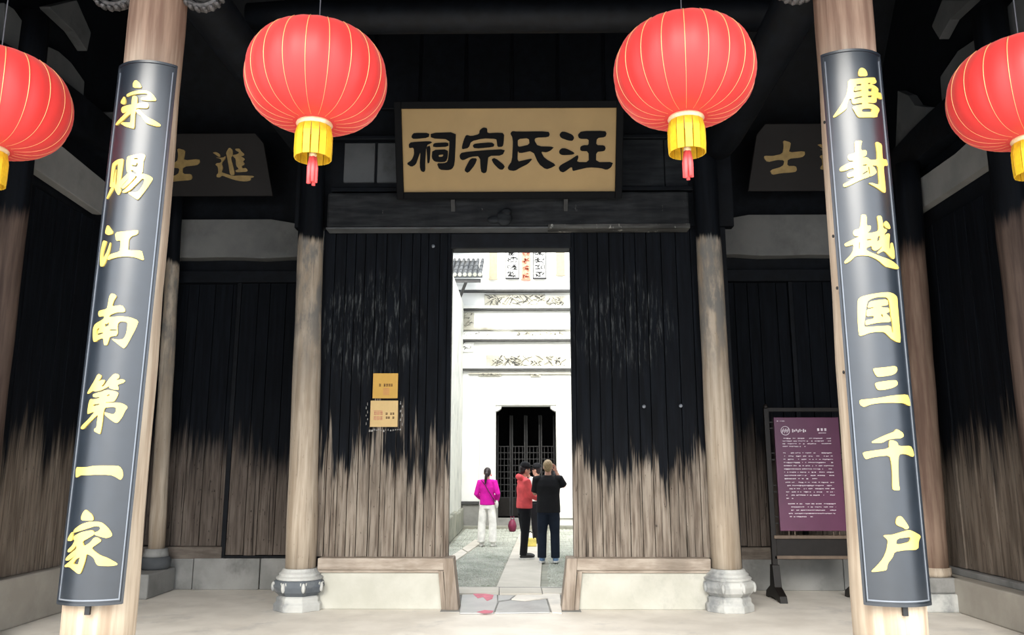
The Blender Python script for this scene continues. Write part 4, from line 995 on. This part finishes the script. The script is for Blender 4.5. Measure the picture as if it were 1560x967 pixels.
relief(741, 541, 828, 562, 44, 0.40); relief(829, 541, 862, 562, 26, 0.18)
relief(705, 476, 722, 500, 14, 0.14); relief(780, 505, 862, 517, 40, 0.08); relief(704, 505, 752, 517, 16, 0.12, mat='white')
relief(704, 521, 722, 536, 8, 0.2, mat='white')
relief(730, 569, 764, 573, 26, 0.05); relief(808, 570, 824, 574, 14, 0.05)
# hanging boards with brushed columns of writing under the upper eave
M['boardwhite'] = plain('pale_hanging_board', (0.78, 0.78, 0.74), 0.7, var=0.04)
M['boardcream'] = plain('cream_hanging_board', (0.30, 0.27, 0.185), 0.7, var=0.08)
M['boardink'] = plain('brushed_black_ink', (0.02, 0.02, 0.022), 0.7)
M['boardred'] = plain('brushed_red_ink', (0.62, 0.16, 0.10), 0.7)
def hangboard(x0, x1, y0, y1, mat, ink, n, label):
    a, b = FX(x0), FX(x1); z0, z1 = FZ(y1), FZ(y0)
    t = thing('hanging_board', ((a + b)/2, FY - 0.12, z0), label, 'board', 'hanging boards on the far facade')
    MB().box((a, FY - 0.12, z0), (b, FY - 0.06, z1)).build('board_panel', mat, t, bevel=0.01)
    MB().box((a - 0.02, FY - 0.13, z0 - 0.02), (b + 0.02, FY - 0.05, z0 + 0.012)).build('lower_batten', ink if n else mat, t)
    if n >= 18 and ink is M['boardink']:
        for x in (a - 0.012, b - 0.006): MB().box((x, FY - 0.128, z0), (x + 0.018, FY - 0.06, z1)).build('side_batten', ink, t)
    if n:
        rows = 4
        for r in range(rows):
            mb = MB(); zc = z0 + (z1 - z0) * (r + 0.5) / rows
            for k in range(n):
                x = rr2.uniform(a + 0.04, b - 0.04); z = zc + rr2.uniform(-0.07, 0.07); an = rr2.choice((0, 0, 1.57, 0.8, -0.8)); L = rr2.uniform(0.04, 0.11)
                d = Vector((math.cos(an), 0, math.sin(an))) * L / 2
                p0, p1 = Vector((x, FY - 0.124, z)) - d, Vector((x, FY - 0.124, z)) + d
                for q in (p0, p1): q.x = min(b - .01, max(a + .01, q.x))
                if (p1 - p0).length > 0.01: mb.bar(p0, p1, 0.012, 0.02, side=Vector((0, 1, 0)))
            tag(mb.build('brushed_writing', ink, t), kind='stuff')
hangboard(745, 757, 383, 426, M['boardcream'], M['boardink'], 0, 'blank cream board on the far facade, leftmost of the row')
hangboard(771, 790, 381, 425, M['boardwhite'], M['boardink'], 20, 'white board with black brushed writing left of the red one')
hangboard(795, 808, 381, 427, M['boardcream'], M['boardred'], 20, 'narrow board with red brushed writing on the far facade')
hangboard(813, 832, 381, 425, M['boardwhite'], M['boardink'], 18, 'white board with black brushed writing right of the red one')
hangboard(848, 861, 381, 420, M['boardcream'], M['boardink'], 0, 'blank cream board on the far facade, rightmost of the row')
# small tiled roof at the left of the facade
te = thing('tiled_eave', P(712, 425, 21.3), 'small grey tiled roof projecting at the left of the far facade', 'roof')
def EP(x, y, Y): return P(x, y, Y)
c0 = EP(690, 423, 21.0); c1 = EP(735, 423, 21.0); zt_ = EP(712, 398, 22.3).z
MB().hexa([c0 + Vector((-1.2, 0, 0)), c1, Vector((c1.x - 0.25, 22.44, zt_)), Vector((c0.x - 1.2, 22.44, zt_)),
           c0 + Vector((-1.2, 0, 0.06)), c1 + Vector((0, 0, 0.06)), Vector((c1.x - 0.25, 22.44, zt_ + 0.06)), Vector((c0.x - 1.2, 22.44, zt_ + 0.06))]).build('roof_board', M['tile'], te)
nt = 14
for k in range(nt):
    x = c0.x - 1.1 + (c1.x - c0.x + 1.1) * (k + 0.5) / nt
    for j in range(4):
        a = Vector((x, 21.0 + 1.4*j/4, c0.z + 0.09 + (zt_ - c0.z)*j/4)); b = Vector((x, 21.0 + 1.4*(j + 1.08)/4, c0.z + 0.075 + (zt_ - c0.z)*(j + 1.08)/4))
        MB().tube([a, b], [0.05, 0.042], 8).build('roof_tile', M['tile'], te, smooth=False)
    MB().lathe([(0.055, 0), (0.055, 0.02), (0.03, 0.026)], (x, 20.99, c0.z + 0.08), 10, axis=ax).build('tile_end', M['moss'], te)
MB().bar(c0 + Vector((-1.2, 0.1, -0.06)), c1 + Vector((-0.05, 0.1, -0.06)), 0.06, 0.09, side=Vector((0, 1, 0))).build('eave_board', M['line'], te)
MB().bar((c1.x - 0.9, 22.4, c1.z - 0.75), (c1.x - 0.45, 21.2, c1.z - 0.05), 0.07, 0.07).build('brace', M['line'], te)
MB().bar((c0.x - 0.2, 22.35, zt_ + 0.35), (c1.x + 0.02, 22.35, zt_ + 0.62), 0.08, 0.4).build('gable_board', M['cream'], te)
# wing wall at the left of the yard with a stone foot, side wall at the right
XW = P(705, 600, FY).x
ww = struct(MB().box((XW - 0.4, 16.6, 0), (XW, FY - 0.02, 6.2)), 'wall_courtyard_left', M['wing'], 'stained plaster wing wall at the left of the courtyard')
for k in range(5):
    y0 = 16.6 + k * 1.18
    MB().box((XW - 0.1, y0 + 0.01, -0.02), (XW + 0.07 + 0.015*(k % 2), y0 + 1.16, 0.5 + 0.03*(k % 3))).build('foot_stone', M['moss'], ww, bevel=0.03)
struct(MB().box((-3.6, 12.5, -0.03), (-3.2, 16.8, 5)), 'wall_courtyard_near', M['wing'], 'plaster wall of the near left courtyard corner')
struct(MB().box((3.2, 12.5, -0.03), (3.6, FY, 8)), 'wall_courtyard_right', M['white'], 'white wall at the right of the courtyard')
for k in range(2):
    MB().box((XW + 0.02 + k*0.5, FY - 0.14, 0.03), (XW + 0.5 + k*0.5, FY + 0.02, 0.62)).build('dado_stone', M['greystone'], fac, bevel=0.015)
MB().box((XW - 0.02, FY - 0.2, 0.62), (xA - 0.44, FY + 0.02, 0.70)).build('dado_cap', M['line'], fac, bevel=0.01)
MB().box((xB + 0.46, FY - 0.14, 0.03), (3.2, FY + 0.02, 0.55)).build('dado_stone', M['greystone'], fac, bevel=0.015)
# dim hall behind the far door
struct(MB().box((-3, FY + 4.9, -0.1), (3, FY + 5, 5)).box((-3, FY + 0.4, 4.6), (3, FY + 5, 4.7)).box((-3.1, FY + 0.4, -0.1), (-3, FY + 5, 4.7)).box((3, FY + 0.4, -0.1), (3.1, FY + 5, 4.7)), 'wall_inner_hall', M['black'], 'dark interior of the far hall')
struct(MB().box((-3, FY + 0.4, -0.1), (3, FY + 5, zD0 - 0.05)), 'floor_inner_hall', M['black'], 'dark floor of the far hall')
for k in range(4):
    x0 = xA + (xB - xA) * k / 4; x1 = xA + (xB - xA) * (k + 1) / 4
    t = thing('lattice_door', ((x0 + x1)/2, FY + 1.0, zD0), ('leftmost', 'second from left', 'third from left', 'rightmost')[k] + ' dark lattice door leaf inside the far doorway', 'door', 'lattice leaves of the far door')
    zl0, zl1 = zD0 + 0.5, zD0 + 1.95
    for x in (x0 + 0.01, x1 - 0.05): MB().box((x, FY + 1.0, zD0), (x + 0.04, FY + 1.05, zl1 + 0.9)).build('stile', M['lattice'], t)
    MB().box((x0 + 0.02, FY + 1.01, zD0), (x1 - 0.02, FY + 1.04, zl0)).build('lower_panel', M['standwood'], t)
    for j in range(9):
        z = zl0 + (zl1 - zl0) * j / 8
        MB().box((x0 + 0.04, FY + 1.005, z), (x1 - 0.04, FY + 1.035, z + 0.022)).build('lattice_bar', M['lattice'], t)
    for j in range(1, 4):
        x = x0 + (x1 - x0) * j / 4
        MB().box((x, FY + 1.008, zl0), (x + 0.018, FY + 1.032, zl1)).build('lattice_bar', M['lattice'], t)
# path of slabs down the middle of the yard
cy = bpy.data.objects['floor_courtyard']
ys = [893.5, 874, 858, 845, 834, 825, 816, 810]
def pathx(y): t = (893.5 - y) / (893.5 - 821); return 756 + 32*t, 823 + 5*t
for i in range(len(ys) - 1):
    a, b = pathx(ys[i]), pathx(ys[i+1])
    slabpoly([(a[0], ys[i]), (a[1], ys[i]), (b[1], ys[i+1]), (b[0], ys[i+1])], -0.05, 0.0, 'path_slab', M['slab'], cy, 0.01)
dp = [(684, 848), (689, 857), (712, 841), (703, 836)], [(704, 835), (713, 840), (735, 825), (724, 821)]
for q in dp: slabpoly(q, -0.05, 0.005, 'path_slab', M['slab'], cy, 0.01)
# cobbles set in the mossy ground, too many and small to tell apart
M['cobble'] = plaster('green_grey_cobble', (0.36, 0.38, 0.33), (0.50, 0.51, 0.46), (0.22, 0.25, 0.18), amt=0.7, bump=0.2)
rc = random.Random(5); mb = MB(); vs = []; fs = []
y = 11.55; row = 0
while y < 22.2:
    x = -3.0 + (row % 2) * 0.035; st_ = 0.074 if y < 18 else 0.10
    while x < 2.8:
        xx = x + rc.uniform(-.012, .012); yy = y + rc.uniform(-.012, .012)
        pl_, pr_ = -0.36 + (yy - 11.46)*0.037, 0.30 + (yy - 11.46)*0.037
        if not (pl_ - 0.05 < xx < pr_ + 0.05) and xx > (-1.55 if yy > 16.5 else -2.9):
            r = st_ * rc.uniform(0.36, 0.5); n = len(vs); ph = rc.uniform(0, 1)
            h = rc.uniform(0.004, 0.016)
            for k in range(6): vs.append((xx + r*math.cos(ph + k*1.0472), yy + r*0.85*math.sin(ph + k*1.0472), -0.032))
            for k in range(3): vs.append((xx + r*0.5*math.cos(ph + k*2.0944), yy + r*0.45*math.sin(ph + k*2.0944), -0.022 + h))
            fs += [(n+6, n+7, n+8)] + [(n, n+1, n+6), (n+1, n+2, n+7, n+6), (n+2, n+3, n+7), (n+3, n+4, n+8, n+7), (n+4, n+5, n+8), (n+5, n, n+6, n+8)]
        x += st_
    y += st_ * 0.9; row += 1
me = bpy.data.meshes.new('cobblestones'); me.from_pydata(vs, [], fs); me.materials.append(M['cobble'])
cob = bpy.data.objects.new('cobblestones', me); link(cob); tag(cob, 'small green grey cobbles covering the courtyard ground', 'cobbles', None, 'stuff')
# ================================================================== people in the courtyard
def cloth(name, c, rough=0.85): return plain(name, c, rough, 0, 0.2, var=0.12, scale=9, bump=0.15)
M['skin'] = plain('skin', (0.55, 0.30, 0.22), 0.55, 0, 0.35, var=0.05)
M['hairdark'] = plain('dark_hair', (0.02, 0.010, 0.012), 0.45, 0, 0.4, var=0.4, scale=40)
M['hairlight'] = plain('light_brown_hair', (0.33, 0.23, 0.12), 0.5, 0, 0.4, var=0.35, scale=60)
M['eye'] = plain('dark_eye', (0.02, 0.015, 0.012), 0.3)
M['lip'] = plain('lip', (0.45, 0.15, 0.13), 0.5)
M['magenta'] = cloth('magenta_jacket', (0.62, 0.012, 0.36)); M['whitetr'] = cloth('white_trouser_cloth', (0.86, 0.85, 0.82))
M['redjk'] = cloth('coral_red_jacket', (0.80, 0.11, 0.12)); M['blacktr'] = cloth('black_trouser_cloth', (0.010, 0.010, 0.013))
M['blackts'] = cloth('black_tee_cloth', (0.012, 0.012, 0.014)); M['navytr'] = cloth('navy_trouser_cloth', (0.012, 0.018, 0.032))
M['whitets'] = cloth('white_shirt_cloth', (0.80, 0.72, 0.72)); M['cap'] = cloth('black_cap_cloth', (0.012, 0.012, 0.014))
M['shoewhite'] = plain('white_shoe', (0.75, 0.74, 0.72), 0.6); M['shoeblack'] = plain('black_shoe', (0.015, 0.015, 0.017), 0.5)
M['shoeblue'] = plain('blue_shoe', (0.16, 0.28, 0.48), 0.6); M['strap'] = plain('black_strap', (0.012, 0.01, 0.012), 0.6)
M['phone'] = plain('dark_phone', (0.015, 0.015, 0.018), 0.25, 0, 0.6); M['bead'] = plain('red_earring', (0.7, 0.03, 0.03), 0.4)
M['maroon'] = plain('maroon_bag_cloth', (0.16, 0.015, 0.05), 0.5); M['yellowbag'] = plain('yellow_bag', (0.75, 0.62, 0.16), 0.6)
def remesh(o, vox, sm=4):
    r = o.modifiers.new('skin_over', 'REMESH'); r.mode = 'VOXEL'; r.voxel_size = vox; r.use_smooth_shade = True
    s = o.modifiers.new('soften', 'SMOOTH'); s.factor = 0.5; s.iterations = sm
    return o
def hand(mb, w, d, palm, thumb):
    """wrist, finger direction, palm normal, thumb side"""
    d = d.normalized(); palm = (palm - d*palm.dot(d)).normalized(); sd = d.cross(palm)
    if sd.dot(thumb) < 0: sd = -sd
    mb.tube([w - d*0.02, w + d*0.03, w + d*0.08, w + d*0.095], [(0.026, 0.020), (0.036, 0.017), (0.040, 0.015), (0.034, 0.011)], 10, side=sd)
    for off, L in ((0.030, 0.070), (0.010, 0.080), (-0.011, 0.074), (-0.031, 0.058)):
        b = w + d*0.085 + sd*off
        mb.tube([b - d*0.02, b + d*L*0.45 + palm*0.006, b + d*L*0.80 + palm*0.022, b + d*L*0.92 + palm*0.040], [0.0095, 0.0095, 0.0088, 0.007], 7, side=sd)
    b = w + d*0.025 + sd*0.028
    mb.tube([b - sd*0.015, b + sd*0.022 + d*0.022 + palm*0.008, b + sd*0.030 + d*0.052 + palm*0.020, b + sd*0.026 + d*0.070 + palm*0.028], [0.013, 0.012, 0.0105, 0.008], 7, side=palm)
def person(loc, rz, H, label, arms, headturn=0.0, headtilt=0.0, top=None, bottom=None, sleeve='long', shoe=None, wide=0.0, girth=1.0, stance=0.10, hair=None, cap=False, pony=False, hem=0.86, hood=False, stagger=0.0):
    root = thing('person', loc, label, 'person', 'visitors in the courtyard', rz)
    k = H / 1.70
    V3 = lambda x, y, z: Vector((x, y, z))
    def fin(mb, name, mat, vox=None, smooth=True, par=None, sm=4):
        mb.v = [v * k for v in mb.v]
        o = mb.build(name, mat, par or root, smooth=smooth, local=True)
        if vox: remesh(o, vox, sm)
        return o
    g = girth
    HR = Matrix.Rotation(headturn, 3, 'Z') @ Matrix.Rotation(headtilt, 3, 'X')
    hc = V3(0, 0.005, 1.585); nk = V3(0, -0.01, 1.49)
    def hp(x, y, z): return nk + HR @ (V3(x, y, z) - nk)
    b = MB()
    # head: skull, face, jaw, nose, ears
    b.ell(hp(0, 0.0, 1.605), (0.076, 0.094, 0.098), 20, 14, HR); b.ell(hp(0, 0.028, 1.548), (0.060, 0.066, 0.075), 18, 12, HR); b.ell(hp(0, 0.055, 1.500), (0.034, 0.034, 0.028), 12, 8, HR)
    b.tube([hp(0, 0.090, 1.612), hp(0, 0.104, 1.580), hp(0, 0.112, 1.566), hp(0, 0.095, 1.556)], [(0.008, 0.008), (0.012, 0.011), (0.016, 0.012), (0.012, 0.008)], 8)
    for s in (-1, 1):
        b.ell(hp(s*0.078, -0.008, 1.580), (0.010, 0.022, 0.034), 10, 8, HR)
        b.ell(hp(s*0.032, 0.082, 1.628), (0.022, 0.012, 0.007), 8, 6, HR)
    b.tube([V3(0, -0.012, 1.40), nk, hp(0, 0.0, 1.555)], [0.062*g, 0.052, 0.054], 14)
    # trunk and legs under the clothes
    b.tube([V3(0, 0, 0.86), V3(0, 0, 0.98), V3(0, 0.005, 1.12), V3(0, 0.0, 1.28), V3(0, -0.005, 1.39), V3(0, -0.01, 1.44)], [(0.150*g, 0.10*g), (0.145*g, 0.095*g), (0.135*g, 0.092*g), (0.155*g, 0.10*g), (0.150*g, 0.075*g), (0.07, 0.055)], 18)
    legs = []
    for s in (-1, 1):
        st = stagger * s
        J = [V3(s*0.085, 0, 0.90), V3(s*(stance*0.95), 0.012 + st*0.5, 0.48), V3(s*stance, -0.02 + st, 0.09), V3(s*stance, 0.0 + st, 0.04)]
        legs.append(J)
        b.tube(J, [0.080*g, 0.056, 0.038, 0.038], 12)
    AR = []
    for s, (el, wr, hd, pm) in zip((-1, 1), arms):
        sh = V3(s*0.175*g, -0.01, 1.385); el = V3(*el); wr = V3(*wr)
        AR.append((s, sh, el, wr))
        b.tube([sh - V3(s*0.06, 0, -0.01), sh, (sh + el)/2, el], [0.05, 0.052, 0.046, 0.040], 12, side=V3(0, 1, 0))
        b.tube([el, el.lerp(wr, 0.35), wr], [0.040, 0.040, 0.026], 12, side=V3(0, 1, 0.01))
        hand(b, wr, V3(*hd), V3(*pm), V3(-s*1.0, 0.4, 0.6))
    fin(b, 'body', M['skin'], 0.0085, sm=3)
    # face details
    for s in (-1, 1):
        fin(MB().ell(hp(s*0.032, 0.083, 1.606), (0.013, 0.008, 0.007), 10, 8, HR), 'eye', M['eye'])
    fin(MB().ell(hp(0, 0.090, 1.530), (0.024, 0.009, 0.007), 10, 8, HR), 'mouth', M['lip'])
    # hair
    h = MB().ell(hp(0, -0.014, 1.618), (0.084, 0.098, 0.098), 20, 14, HR).ell(hp(0, -0.048, 1.572), (0.070, 0.056, 0.072), 16, 10, HR)
    if pony:
        h.ell(hp(-0.02, -0.11, 1.60), (0.035, 0.035, 0.035), 12, 8)
        h.tube([hp(-0.02, -0.10, 1.61), hp(-0.03, -0.15, 1.57), hp(-0.04, -0.155, 1.49), hp(-0.05, -0.145, 1.41), hp(-0.055, -0.135, 1.33)], [0.025, 0.036, 0.036, 0.028, 0.008], 12)
    fin(h, 'hair', M[hair], 0.010, sm=2)
    if cap:
        c = MB().lathe([(0.098, 0.0), (0.102, 0.03), (0.094, 0.075), (0.066, 0.108), (0.02, 0.122), (0.004, 0.123)], hp(0, -0.004, 1.628), 24, axis=HR)
        cp = fin(c, 'cap', M['cap'])
        br = [(x * 0.1, 0.085 + 0.0 + y) for x, y in ()]
        m2 = MB(); n = 12; vs = []
        for i in range(n + 1):
            a = math.pi * i / n; vs.append((0.088*math.cos(a), 0.055 + 0.115*math.sin(a)))
        for z in (1.628, 1.640): m2.v += [hp(x, y, z - 0.012*(y > 0.12)) for x, y in vs]
        q = n + 1
        m2.f += [tuple(range(q)), tuple(reversed(range(q, 2*q)))] + [(i, (i+1) % q, (i+1) % q + q, i + q) for i in range(q)]
        fin(m2, 'cap_brim', M['cap'], par=cp, smooth=False)
    # upper garment
    t = MB()
    t.tube([V3(0, 0, hem), V3(0, 0, hem + 0.10), V3(0, 0.005, 1.12), V3(0, 0.0, 1.27), V3(0, -0.005, 1.375), V3(0, -0.012, 1.425), V3(0, -0.014, 1.452)],
           [(0.186*g, 0.132*g), (0.184*g, 0.130*g), (0.176*g, 0.125*g), (0.190*g, 0.128*g), (0.178*g, 0.100*g), (0.105*g, 0.080), (0.072, 0.066)], 22)
    for s, sh, el, wr in AR:
        if sleeve == 'long':
            t.tube([sh - V3(s*0.07, 0, -0.005), sh + V3(s*0.008, 0, 0), (sh + el)/2, el, el.lerp(wr, 0.45), el.lerp(wr, 0.93)], [0.062, 0.070, 0.066, 0.060, 0.056, 0.042], 14, side=V3(0, 1, 0.01))
        else:
            t.tube([sh - V3(s*0.07, 0, -0.005), sh + V3(s*0.008, 0, 0), (sh + el)/2, sh.lerp(el, 0.88)], [0.062, 0.072, 0.070, 0.070], 14, side=V3(0, 1, 0.01))
    if hood:
        t.tube([V3(-0.10, -0.02, 1.42), V3(-0.085, -0.085, 1.455), V3(0, -0.115, 1.47), V3(0.085, -0.085, 1.455), V3(0.10, -0.02, 1.42)], [0.035, 0.05, 0.056, 0.05, 0.035], 12, side=V3(0, 0, 1))
    fin(t, 'jacket' if sleeve == 'long' else 'shirt', M[top], 0.011)
    # trousers
    p = MB()
    p.tube([V3(0, 0, 1.0), V3(0, 0, 0.90), V3(0, 0, 0.80)], [(0.150*g, 0.108*g), (0.168*g, 0.120*g), (0.158*g, 0.112*g)], 20)
    for J in legs:
        s = 1 if J[0].x > 0 else -1
        p.tube([J[0] + V3(0, 0, -0.02), J[0].lerp(J[1], 0.45), J[1], J[1].lerp(J[2], 0.5), J[2] + V3(0, 0, -0.02)], [0.096*g, 0.090*g + wide*0.3, 0.075 + wide*0.6, 0.070 + wide*0.9, 0.066 + wide], 16)
    fin(p, 'trousers', M[bottom], 0.011)
    for J in legs:
        a = J[3]
        m = MB().ell(a + V3(0, 0.055, 0.005), (0.052, 0.14, 0.052), 14, 10).ell(a + V3(0, -0.02, 0.03), (0.042, 0.055, 0.05), 12, 8)
        for v in m.v: v.z = max(v.z, 0.002)
        sh_ = fin(m, 'shoe', M[shoe])
        so_ = MB().prism([(a.x + 0.056*math.cos(q*math.pi/8), a.y + 0.05 + 0.15*math.sin(q*math.pi/8)) for q in range(16)], 'z', 0.0, 0.026)
        fin(so_, 'sole', M['shoewhite'], par=sh_, smooth=False)
    return root, k
def ground(px, py): 
    p = PZ(px, py, 0.0); return (p.x, p.y, 0.0)
# woman in magenta, seen from behind, hands in front
w1, k = person(ground(742, 831), math.radians(-8), 1.60, 'person in a magenta jacket and white trousers standing with back to us',
    [((-0.245, -0.03, 1.12), (-0.15, 0.16, 1.00), (0.5, 0.7, -0.3), (1, 0, 0)), ((0.245, -0.04, 1.13), (0.20, 0.12, 0.96), (-0.3, 0.7, -0.5), (-1, 0, 0))],
    headturn=0.25, top='magenta', bottom='whitetr', shoe='shoewhite', wide=0.022, hair='hairdark', pony=True, hem=0.88, stance=0.13, girth=0.92)
pts = [(-0.13, -0.055, 1.425), (-0.04, -0.125, 1.34), (0.05, -0.142, 1.20), (0.14, -0.125, 1.05), (0.198, -0.04, 0.95)]
mb = MB().tube([Vector(p) * k for p in pts], [(0.006, 0.016)]*5, 8); mb.build('bag_strap', M['strap'], w1, smooth=True, local=True)
mb = MB().ell(Vector((0.215, 0.02, 0.90)) * k, (0.03, 0.09, 0.085), 14, 10); mb.build('shoulder_bag', M['shoewhite'], w1, smooth=True, local=True)
mb = MB().ell(Vector((0.085, -0.01, 1.535)) * k, (0.014, 0.014, 0.022), 10, 8); mb.build('earring', M['bead'], w1, smooth=True, local=True)
# man in the red jacket, turned to the right
w2, k = person(ground(799, 851), math.radians(-72), 1.67, 'person in a red hooded jacket and black cap facing right',
    [((-0.20, 0.10, 1.13), (-0.10, 0.34, 1.10), (0.2, 1, 0.1), (0.8, 0, 0.6)), ((0.22, 0.06, 1.12), (0.14, 0.30, 1.06), (-0.1, 1, 0.1), (-0.8, 0, 0.6))],
    headturn=0.15, headtilt=-0.15, top='redjk', bottom='blacktr', shoe='shoeblack', hair='hairdark', cap=True, hood=True, hem=0.90, stance=0.07, girth=1.08, stagger=-0.03)
mb = MB().box((-0.06, 0.405, 1.045), (0.10, 0.418, 1.14)); mb.v = [v * k for v in mb.v]; mb.build('phone', M['phone'], w2, local=True, bevel=0.003)
# man in the black tee, back to us, raising a phone
w3, k = person(ground(836, 856), math.radians(-6), 1.73, 'person in a black tee and navy trousers with back to us and hands raised',
    [((-0.24, 0.06, 1.13), (-0.10, 0.30, 1.28), (0.2, 0.5, 0.8), (0.4, -0.8, 0.2)), ((0.275, 0.05, 1.25), (0.135, 0.15, 1.50), (-0.25, 0.15, 0.9), (-0.7, -0.3, 0.2))],
    headturn=-0.1, top='blackts', bottom='navytr', sleeve='short', shoe='shoeblue', hair='hairlight', hem=0.82, stance=0.115, girth=1.12, wide=0.01)
mb = MB().box((-0.01, 0.30, 1.44), (0.15, 0.312, 1.53)); mb.v = [v * k for v in mb.v]; mb.build('phone', M['phone'], w3, local=True, bevel=0.003)
# person in white between the two, raising a camera
w4, k = person(ground(818, 829), math.radians(60), 1.66, 'person in a white shirt and black cap half hidden between two others',
    [((-0.22, 0.12, 1.22), (-0.09, 0.24, 1.45), (0.4, 0.3, 0.8), (0.3, -0.9, 0)), ((0.22, 0.12, 1.22), (0.09, 0.24, 1.45), (-0.4, 0.3, 0.8), (-0.3, -0.9, 0))],
    headtilt=0.05, top='whitets', bottom='blacktr', shoe='shoeblack', hair='hairdark', cap=True, hem=0.92, stance=0.08)
mb = MB().box((-0.065, 0.235, 1.52), (0.065, 0.285, 1.61)).tube([(0, 0.28, 1.565), (0, 0.36, 1.565)], [0.034, 0.036], 16); mb.v = [v * k for v in mb.v]; mb.build('camera', M['phone'], w4, local=True, bevel=0.003)
# bags
p = PZ(808, 832, 0.0)
t = thing('yellow_bag', p, 'small yellow bag on the path between the standing people', 'bag')
mb = MB().hexa([p + Vector(q) for q in ((-0.13, -0.06, 0.0), (0.13, -0.06, 0.0), (0.13, 0.06, 0.0), (-0.13, 0.06, 0.0), (-0.12, -0.04, 0.17), (0.12, -0.04, 0.17), (0.12, 0.04, 0.17), (-0.12, 0.04, 0.17))])
mb.build('bag_body', M['yellowbag'], t, bevel=0.02)
for y in (-0.045, 0.045):
    MB().tube([p + Vector((-0.07, y, 0.16)), p + Vector((-0.05, y, 0.27)), p + Vector((0.0, y, 0.30)), p + Vector((0.05, y, 0.27)), p + Vector((0.07, y, 0.16))], 0.010, 8).build('bag_handle', M['strap'], t, smooth=True)
p = PZ(780.5, 808.5, 0.0); zb_ = -0.018
t = thing('maroon_bag', (p.x, p.y, zb_), 'round maroon bag standing on the step of the far doorway', 'bag')
c = Vector((p.x, p.y, zb_))
MB().tube([c, c + Vector((0, 0, 0.03)), c + Vector((0, 0, 0.14)), c + Vector((0, 0, 0.25)), c + Vector((0.01, 0, 0.31))], [0.06, 0.09, 0.115, 0.085, 0.035], 18).build('bag_body', M['maroon'], t, smooth=True)
MB().tube([c + Vector((-0.03, 0, 0.29)), c + Vector((-0.04, 0, 0.38)), c + Vector((0.04, 0, 0.38)), c + Vector((0.04, 0, 0.29))], 0.012, 8).build('bag_handle', M['maroon'], t, smooth=True)
bpy.context.view_layer.update()
